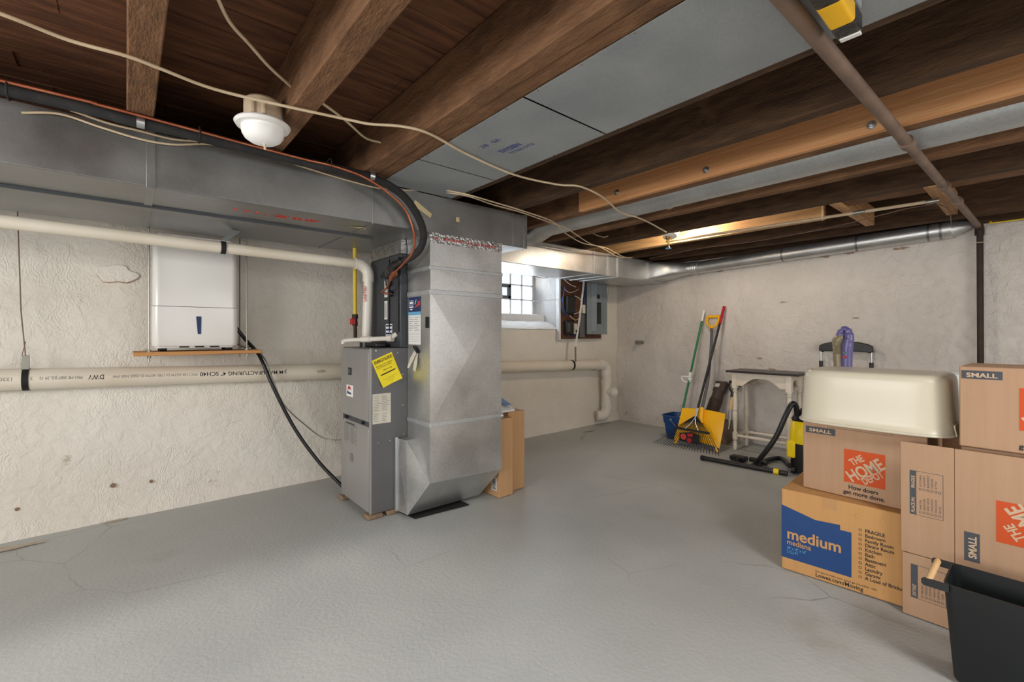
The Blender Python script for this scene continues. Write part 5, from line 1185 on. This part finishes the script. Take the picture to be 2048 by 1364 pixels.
# ------------------------------------------------------------------ side table
tt = thing('side_table', 'small worn cream table with turned legs and dark top by the right wall', 'table', (4.52, 1.69, 0))
tx0, tx1, ty0, ty1 = 4.40, 4.64, 1.46, 1.922
mb = MB(); mb.box((tx0-.06, ty0-.09, .738), (tx1+.06, ty1+.065, .757)); lab(mb.build('tabletop', M['tabT'], tt, bevel=.005), 'dark stained top')
LEG = [(0, .012), (.012, .019), (.05, .021), (.09, .014), (.10, .021), (.105, .024), (.11, .024), (.115, .024), (.165, .024), (.17, .018), (.18, .014), (.25, .019), (.30, .022), (.36, .022), (.37, .017), (.38, .023), (.39, .017), (.42, .021), (.50, .018), (.545, .014), (.555, .022), (.565, .014), (.575, .022), (.59, .016)]
for (x, y) in ((tx0, ty1), (tx1, ty1), (tx0, ty0), (tx1, ty0)):
    mb = MB(); mb.lathe((x, y, .003), (0, 0, 1), LEG, 16); mb.box((x-.022, y-.022, .59), (x+.022, y+.022, .739)); mb.build('leg', M['tabW'], tt, smooth=True)
def apron(a, b_, z0, z1, arch, ax):
    n = 24; pts = []
    top_ = [(a, z1), (b_, z1)]
    low = []
    for i in range(n+1):
        t = i/n; w = a+(b_-a)*t
        e = min(t, 1-t); hgt = 0 if e < .12 else arch*math.sin(min(1, (e-.12)/.30)*math.pi/2)
        low.append((w, z0+hgt))
    return low, z1
low, z1 = apron(ty0+.02, ty1-.02, .615, .738, .075, 'y')
def apm(f, lowz):
    mb = MB(); n = len(lowz); V = []
    for (w, z_) in lowz: V += [f(w, z_, 0), f(w, .738, 0), f(w, z_, 1), f(w, .738, 1)]
    Fq = []
    for i in range(n-1):
        o = i*4; Fq += [(o, o+4, o+5, o+1), (o+2, o+3, o+7, o+6), (o, o+2, o+6, o+4), (o+1, o+5, o+7, o+3)]
    Fq += [(0, 1, 3, 2), ((n-1)*4, (n-1)*4+2, (n-1)*4+3, (n-1)*4+1)]
    mb.add(V, Fq); return mb
for x in (tx0-.012, tx1-.004): apm(lambda w, z_, s_, x=x: (x+.016*s_, w, z_), low).build('apron', M['tabW'], tt)
low2, z1 = apron(tx0+.02, tx1-.02, .63, .738, .06, 'x')
for y in (ty0-.008, ty1-.008): apm(lambda w, z_, s_, y=y: (w, y+.016*s_, z_), low2).build('apron', M['tabW'], tt)
zs = .142
for (a, b_) in (((tx0, ty0+.02, zs), (tx0, ty1-.02, zs)), ((tx1, ty0+.02, zs), (tx1, ty1-.02, zs)), ((tx0+.02, ty1, zs), (tx1-.02, ty1, zs)), ((tx0+.02, ty0, zs), (tx1-.02, ty0, zs))):
    mb = MB(); a, b_ = Vector(a), Vector(b_); Lg = (b_-a).length; mb.lathe(a, b_-a, [(0, .010), (Lg*.1, .015), (Lg*.13, .011), (Lg*.5, .017), (Lg*.87, .011), (Lg*.9, .015), (Lg, .010)], 12); mb.build('stretcher', M['tabW'], tt, smooth=True)

# ------------------------------------------------------------------ yellow tub vacuum
kv = thing('canister_vacuum', 'yellow and black wet-dry vacuum on the floor behind the boxes', 'vacuum', (4.07, 1.24, 0))
vx, vy = 4.085, 1.225
mb = MB(); mb.loft([sup(vx, vy, .105, .105, .02, 3), sup(vx, vy, .11, .11, .05, 3), sup(vx, vy, .105, .105, .30, 3), sup(vx, vy, .10, .10, .36, 3)]); lab(mb.build('drum', M['black'], kv, smooth=True), 'black lower drum')
mb = MB(); mb.loft([sup(vx-.0, vy, .112, .112, .245, 3), sup(vx, vy, .115, .115, .27, 3), sup(vx, vy, .108, .108, .405, 3), sup(vx, vy, .095, .095, .42, 3)]); lab(mb.build('hood', M['karyel'], kv, smooth=True), 'yellow hood')
for (y0_, y1_) in ((vy+.055, vy+.115), (vy-.115, vy-.03)):
    mb = MB(); mb.box((vx-.118, y0_, .13), (vx-.02, y1_, .26)); mb.build('side_panel', M['karyel'], kv, bevel=.012)
mb = MB(); mb.loft([sup(vx, vy, .10, .10, .418, 3), sup(vx, vy, .104, .104, .432, 3), sup(vx, vy, .085, .085, .47, 3), sup(vx+.01, vy, .05, .05, .51, 3)]); lab(mb.build('motor_lid', M['black'], kv, smooth=True), 'black motor lid')
for y_ in (vy-.07, vy+.07):
    mb = MB(); mb.tube([(vx-.09, y_-.012, .03), (vx-.09, y_+.012, .03)], .026, 14); mb.build('caster', M['black'], kv, smooth=True)
hx = [(vx-.02, vy+.0, .49), at(1596, 832, X=4.03), at(1592, 812, X=4.0), at(1584, 808, X=3.97), at(1572, 830, X=3.93), at(1553, 872, X=3.90), at(1530, 905, X=3.89), at(1512, 926, Z=.045), at(1507, 931, Z=.025), at(1514, 930, Z=.024), at(1535, 920, Z=.024), at(1562, 917, Z=.03), (vx-.09, vy+.10, .06)]
mb = MB(); mb.tube(spline(hx, 8), .0195, 14); mb.build('hose', M['black'], kv, smooth=True)
wnd = thing('vacuum_wand', 'long black vacuum wand with yellow ring lying on the floor', 'wand', (3.85, 1.6, 0))
p0, p1 = at(1402, 915, Z=.024), at(1575, 947, Z=.024)
mb = MB(); mb.tube([p0, p1], .019, 16); mb.build('tube', M['black'], wnd, smooth=True)
mb = MB(); mb.tube([p0+(p1-p0)*-.0, p0+(p1-p0)*.05], .021, 16); mb.build('end_cap', M['blackm'], wnd, smooth=True)
pr_ = p0.lerp(p1, .885); dr = (p1-p0).normalized(); mb = MB(); mb.tube([pr_-dr*.018, pr_+dr*.018], .0225, 16); lab(mb.build('ring', M['karyel'], wnd, smooth=True), 'yellow ring')
nz_ = thing('floor_nozzle', 'black vacuum floor nozzle lying under the table', 'nozzle', (4.1, 1.8, 0))
n0, n1 = at(1464, 914, Z=.02), at(1500, 921, Z=.025)
d_ = (n1-n0).normalized(); s_ = Vector((-d_.y, d_.x, 0))
mb = MB(); F = lambda u, v, n: n0+d_*u+s_*n+Vector((0, 0, v-.02)); mb.obox(F, (0, .004, -.045), (.13, .045, .03)); mb.build('head', M['black'], nz_, bevel=.008)
mb = MB(); mb.tube(spline([n1+Vector((0, 0, .01)), n1+d_*.06+Vector((0, 0, .012)), n1+d_*.14-s_*.0+Vector((0, 0, .0))], 4), .020, 14); mb.build('neck', M['black'], nz_, smooth=True)
mb = MB(); c = at(1480, 919, Z=.035); mb.lathe(c+s_*-.0, Vector((-.7, -.5, .05)), [(-.03, .026), (.035, .026), (.036, .018), (.0, .016)], 18); mb.build('socket', M['black'], nz_, smooth=True)

# ------------------------------------------------------------------ tools against the right wall
# mop bucket
bk_ = thing('mop_bucket', 'blue plastic bucket on the floor left of the yellow shovel', 'bucket', (4.40, 2.52, 0))
bxc, byc = 4.46, 2.535
mb = MB(); mb.loft([sup(bxc, byc, .115, .09, .006, 4), sup(bxc, byc, .12, .095, .012, 4), sup(bxc, byc, .135, .115, .165, 4), sup(bxc, byc, .142, .122, .166, 4), sup(bxc, byc, .15, .13, .235, 4), sup(bxc, byc, .157, .137, .238, 4), sup(bxc, byc, .157, .137, .248, 4), sup(bxc, byc, .146, .126, .249, 4), sup(bxc, byc, .13, .11, .16, 4), sup(bxc, byc, .11, .088, .014, 4)]); mb.build('pail', M['binblue'], bk_, smooth=True)
mb = MB(); mb.tube(spline([(bxc-.157, byc-.0, .215), (bxc-.172, byc-.03, .19), (bxc-.165, byc-.09, .13), (bxc-.12, byc-.135, .12)], 5), .0035, 6); mb.build('bail', M['steel'], bk_)
mb = MB(); mb.lathe((bxc-.15, byc, .215), (-1, 0, 0), [(0, .015), (.012, .012)], 12); mb.build('ear', M['steel'], bk_)
mp_ = thing('mop', 'mop with green and white handle standing in the blue bucket', 'mop', (4.42, 2.47, .02))
m1 = Vector((4.795, 2.425, 1.358)); m0 = Vector((4.435, 2.505, .175)); 
mb = MB(); mb.tube([m0, m0.lerp(m1, .90)], .0115, 14); lab(mb.build('green_pole', M['green'], mp_, smooth=True), 'green pole')
mb = MB(); mb.tube([m0.lerp(m1, .89), m1], .0105, 14); lab(mb.build('white_tip', M['white'], mp_, smooth=True), 'white upper grip')
mb = MB(); mb.tube([m0.lerp(m1, -.10), m0.lerp(m1, .05)], [.02, .016], 14); mb.build('ferrule', M['white'], mp_, smooth=True)
mb = MB(); mb.lathe(m0.lerp(m1, -.09)-Vector((0, 0, .02)), (0, 0, -1), [(-.02, .03), (.02, .038), (.06, .042), (.085, .036)], 16); mb.build('mop_head', M['whitem'], mp_, smooth=True)
c = m0.lerp(m1, .385); mb = MB(); mb.tube([c+(m1-m0)*-.02, c+(m1-m0)*.05], .016, 14)
arc = [c+Vector((-.012, 0, 0))+Vector((0, .055*math.cos(a)+.028, -.045*math.sin(a))) for a in rng(-.3, math.pi+.3, 14)]; mb.tube(arc+[arc[0]], .009, 8); lab(mb.build('wringer_collar', M['white'], mp_, smooth=True), 'white plastic collar')
# snow shovel
ss = thing('snow_shovel', 'yellow snow shovel leaning on the wall behind the rake', 'shovel', (4.2, 2.2, 0))
yl, yr = 2.425, 1.965
def SBp(u, v, n=0):   # u 0..1 left to right, v 0..1 bottom to top
    y = yl+(yr-yl)*u+.012*(1-2*u)*v*-1
    x = 4.175+.115*v+.045*math.sin(v*math.pi*.5)+.045*(1-(2*u-1)**2)*(.25+.75*(1-v))*1.0-.02
    z = .012+.335*v+.012*math.sin(u*math.pi)
    return Vector((x, y, z))
G = []
for i in range(15):
    row = []
    for j in range(31):
        u, v = j/30, i/14; p = SBp(u, v)
        # pressed ribs that fan out from the socket
        for k in (-1, 1):
            e = abs((u-.5)*k-(.10+.36*(1-v))); 
            if k*(u-.5) > 0: p.x -= .010*max(0, 1-e/.045)
        row.append(p)
    G.append(row)
mb = MB(); mb.sheet(G, .004); mb.build('blade', M['yel'], ss, smooth=True)
mb = MB(); mb.sheet([[SBp(j/12, 0)+Vector((-.004, 0, -.010)) for j in range(13)], [SBp(j/12, .10)+Vector((-.006, 0, 0)) for j in range(13)]], .004); lab(mb.build('wear_strip', M['grey'], ss), 'dark metal wear strip')
h0, h1 = SBp(.5, .62)+Vector((-.012, 0, 0)), Vector((4.745, 2.318, 1.155))
mb = MB(); mb.tube([h0, SBp(.5, 1)+Vector((-.012, .01, .02))], [.026, .020], 14); mb.build('socket', M['yel'], ss, smooth=True)
hm = SBp(.5, 1)+Vector((-.012, .01, .0)); mb = MB(); mb.tube(spline([hm, hm.lerp(h1, .35)+Vector((0, -.025, 0)), hm.lerp(h1, .75)+Vector((0, -.018, 0)), h1], 5), .0145, 14); lab(mb.build('shaft', M['grey'], ss, smooth=True), 'bent grey shaft')
ax = (h1-hm).normalized(); mb = MB(); sd = Vector((0, 1, 0)); c = h1
mb.tube(spline([c, c+ax*.03], 2), .02, 12); mb.tube(spline([c+ax*.02, c+ax*.05+sd*.045, c+ax*.10+sd*.062, c+ax*.155+sd*.058], 4), .0125, 10); mb.tube(spline([c+ax*.02, c+ax*.05-sd*.045, c+ax*.10-sd*.062, c+ax*.155-sd*.058], 4), .0125, 10); mb.tube([c+ax*.152+sd*.062, c+ax*.152-sd*.062], .0155, 12)
mb.build('grip', M['yel'], ss, smooth=True)
# leaf rake
lr = thing('leaf_rake', 'wire leaf rake with a red-tipped black handle in front of the shovel', 'rake', (4.1, 2.24, 0))
T = Vector((4.79, 2.205, 1.388)); B0 = Vector((4.125, 2.245, .03)); rk = lambda t: B0.lerp(T, t)
mb = MB(); mb.tube([rk(.21), rk(.87)], .0115, 12); lab(mb.build('shaft', M['black'], lr, smooth=True), 'black shaft')
mb = MB(); mb.tube([rk(.865), rk(1.0)], .0145, 12); lab(mb.build('grip', M['red'], lr, smooth=True), 'red rubber grip')
mb = MB(); mb.tube([rk(.17), rk(.25)], [.010, .0135], 12); lab(mb.build('ferrule', M['silver_tape'], lr, smooth=True), 'silver ferrule')
NT = 24
fwd = Vector((-1, 0, 0))
for i in range(NT):
    s_ = -1+2*i/(NT-1); a = rk(.195)+Vector((0, -.012*s_, 0))-Vector((.006, 0, 0)); m_ = rk(.10)+Vector((-.006, -.168*s_, 0)); e = Vector((4.115, 2.245-.29*s_-.01*s_*abs(s_), .035))
    mb = MB(); mb.tube([a, m_, e, e+Vector((-.03, -.012*s_, -.012)), e+Vector((-.055, -.028*s_, -.031))], .0026, 5); mb.build('tine', M['blackm'], lr)
mb = MB(); q0, q1 = rk(.10)+Vector((-.009, .178, 0)), rk(.10)+Vector((-.009, -.178, 0)); up_ = (T-B0).normalized(); mb.prism([q0-up_*.011, q0+up_*.011, q1+up_*.011, q1-up_*.011], (-.006, 0, 0)); mb.build('crossbar', M['blackm'], lr)
for s_ in (-1, 1):
    mb = MB(); mb.tube([rk(.19), rk(.15)+Vector((-.012, .02*s_, 0)), rk(.105)+Vector((-.013, .066*s_, 0))], .004, 6); mb.build('brace', M['silver_tape'], lr)
c = rk(.035)+Vector((-.012, .01, 0)); mb = MB(); mb.prism([c+Vector((0, .09, -.02)), c+Vector((0, .085, .055)), c+Vector((.03, -.02, .075)), c+Vector((.02, -.11, .055)), c+Vector((0, -.115, -.025))], (-.004, 0, 0)); lc_ = mb.build('label_card', M['black'], lr); lab(lc_, 'black and red retail label')
mb = MB(); mb.lathe(c+Vector((-.0045, .045, .025)), (-1, 0, 0), [(0, .03), (.001, .03)], 16); mb.build('card_picture', M['inkR'], lc_); mb = MB(); mb.prism([c+Vector((-.005, .005, .06)), c+Vector((-.005, -.055, .068)), c+Vector((-.005, -.045, .035)), c+Vector((-.005, -.0, .035))], (-.001, 0, 0)); mb.build('card_band', M['red'], lc_)
mb = MB(); mb.lathe(c+Vector((-.0045, -.015, -.002)), (-1, 0, 0), [(0, .024), (.001, .024)], 16); mb.build('card_seal', M['red'], lc_)
# brown flexible downspout
ds = thing('downspout_extension', 'brown ribbed flexible downspout tube leaning behind the shovel', 'downspout', (4.5, 2.2, 0))
d0, d1 = Vector((4.46, 2.285, .012)), Vector((4.775, 2.222, .575)); pts = [d0.lerp(d1, i/60) for i in range(61)]
mb = MB(); vs_ = []
mb.tube(pts[:44], [(.066 if i % 2 else .060) for i in range(44)], 18); mb.build('ribbed_tube', M['brownP'], ds, smooth=True)
mb = MB(); mb.tube(pts[43:53], [.058-.002*(i % 2) for i in range(10)], 18); mb.build('ribbed_neck', M['brownP'], ds, smooth=True)
axd = (d1-d0).normalized(); sd = Vector((0, 1, 0)); nd = axd.cross(sd).normalized()
F = lambda u, v, n: d0.lerp(d1, .85)+sd*u+axd*v+nd*n
mb = MB(); mb.obox(F, (-.058, 0, -.036), (.058, .115, .036)); mb.build('square_end', M['brownP'], ds, bevel=.006)
mb = MB(); mb.obox(F, (.0, .045, .0355), (.05, .085, .0375)); mb.obox(F, (-.0, .045, -.0375), (.05, .085, -.0355)); mb.build('paper_label', M['paper'], ds)
# spade
sp = thing('spade', 'steel spade with wooden shaft and black D grip beside the table', 'spade', (4.5, 2.05, 0))
e0, e1 = Vector((4.50, 2.06, .01)), Vector((4.79, 2.095, .63)); L_ = (e1-e0).length; axs = (e1-e0).normalized(); sd = Vector((0, 1, 0)); sd = (sd-axs*sd.dot(axs)).normalized(); nd = axs.cross(sd).normalized()
if nd.x > 0: nd = -nd
prof = [(0, .02), (.03, .052), (.07, .07), (.12, .077), (.20, .079), (.245, .072), (.26, .05)]
G = [[e0+axs*h+sd*(w_*(j/6*2-1))+nd*(-.018*(1-(j/6*2-1)**2)+.0) for j in range(7)] for h, w_ in prof]
mb = MB(); mb.sheet(G, .003); mb.build('blade', M['spade'], sp, smooth=True)
mb = MB(); mb.tube([e0+axs*.16-nd*.016, e0+axs*.26-nd*.012, e0+axs*.36, e0+axs*.40], [.008, .014, .015, .015], 12); lab(mb.build('socket', M['steel'], sp, smooth=True), 'bright steel socket')
mb = MB(); mb.tube([e0+axs*.36, e0+axs*.50], .0165, 12); lab(mb.build('wood_shaft', M['dowel'], sp, smooth=True), 'short pale wood shaft')
c = e0+axs*.49; mb = MB(); mb.tube([c, c+axs*.06], [.021, .020], 12); mb.tube(spline([c+axs*.05, c+axs*.085+sd*.035, c+axs*.13+sd*.048, c+axs*.175+sd*.045], 4), .0095, 10); mb.tube(spline([c+axs*.05, c+axs*.085-sd*.035, c+axs*.13-sd*.048, c+axs*.175-sd*.045], 4), .0095, 10); mb.tube([c+axs*.172+sd*.05, c+axs*.172-sd*.05], .0115, 12); lab(mb.build('grip', M['black'], sp, smooth=True), 'black D grip')

for o in list(bpy.data.objects):
    if '_w' in o: del o['_w']
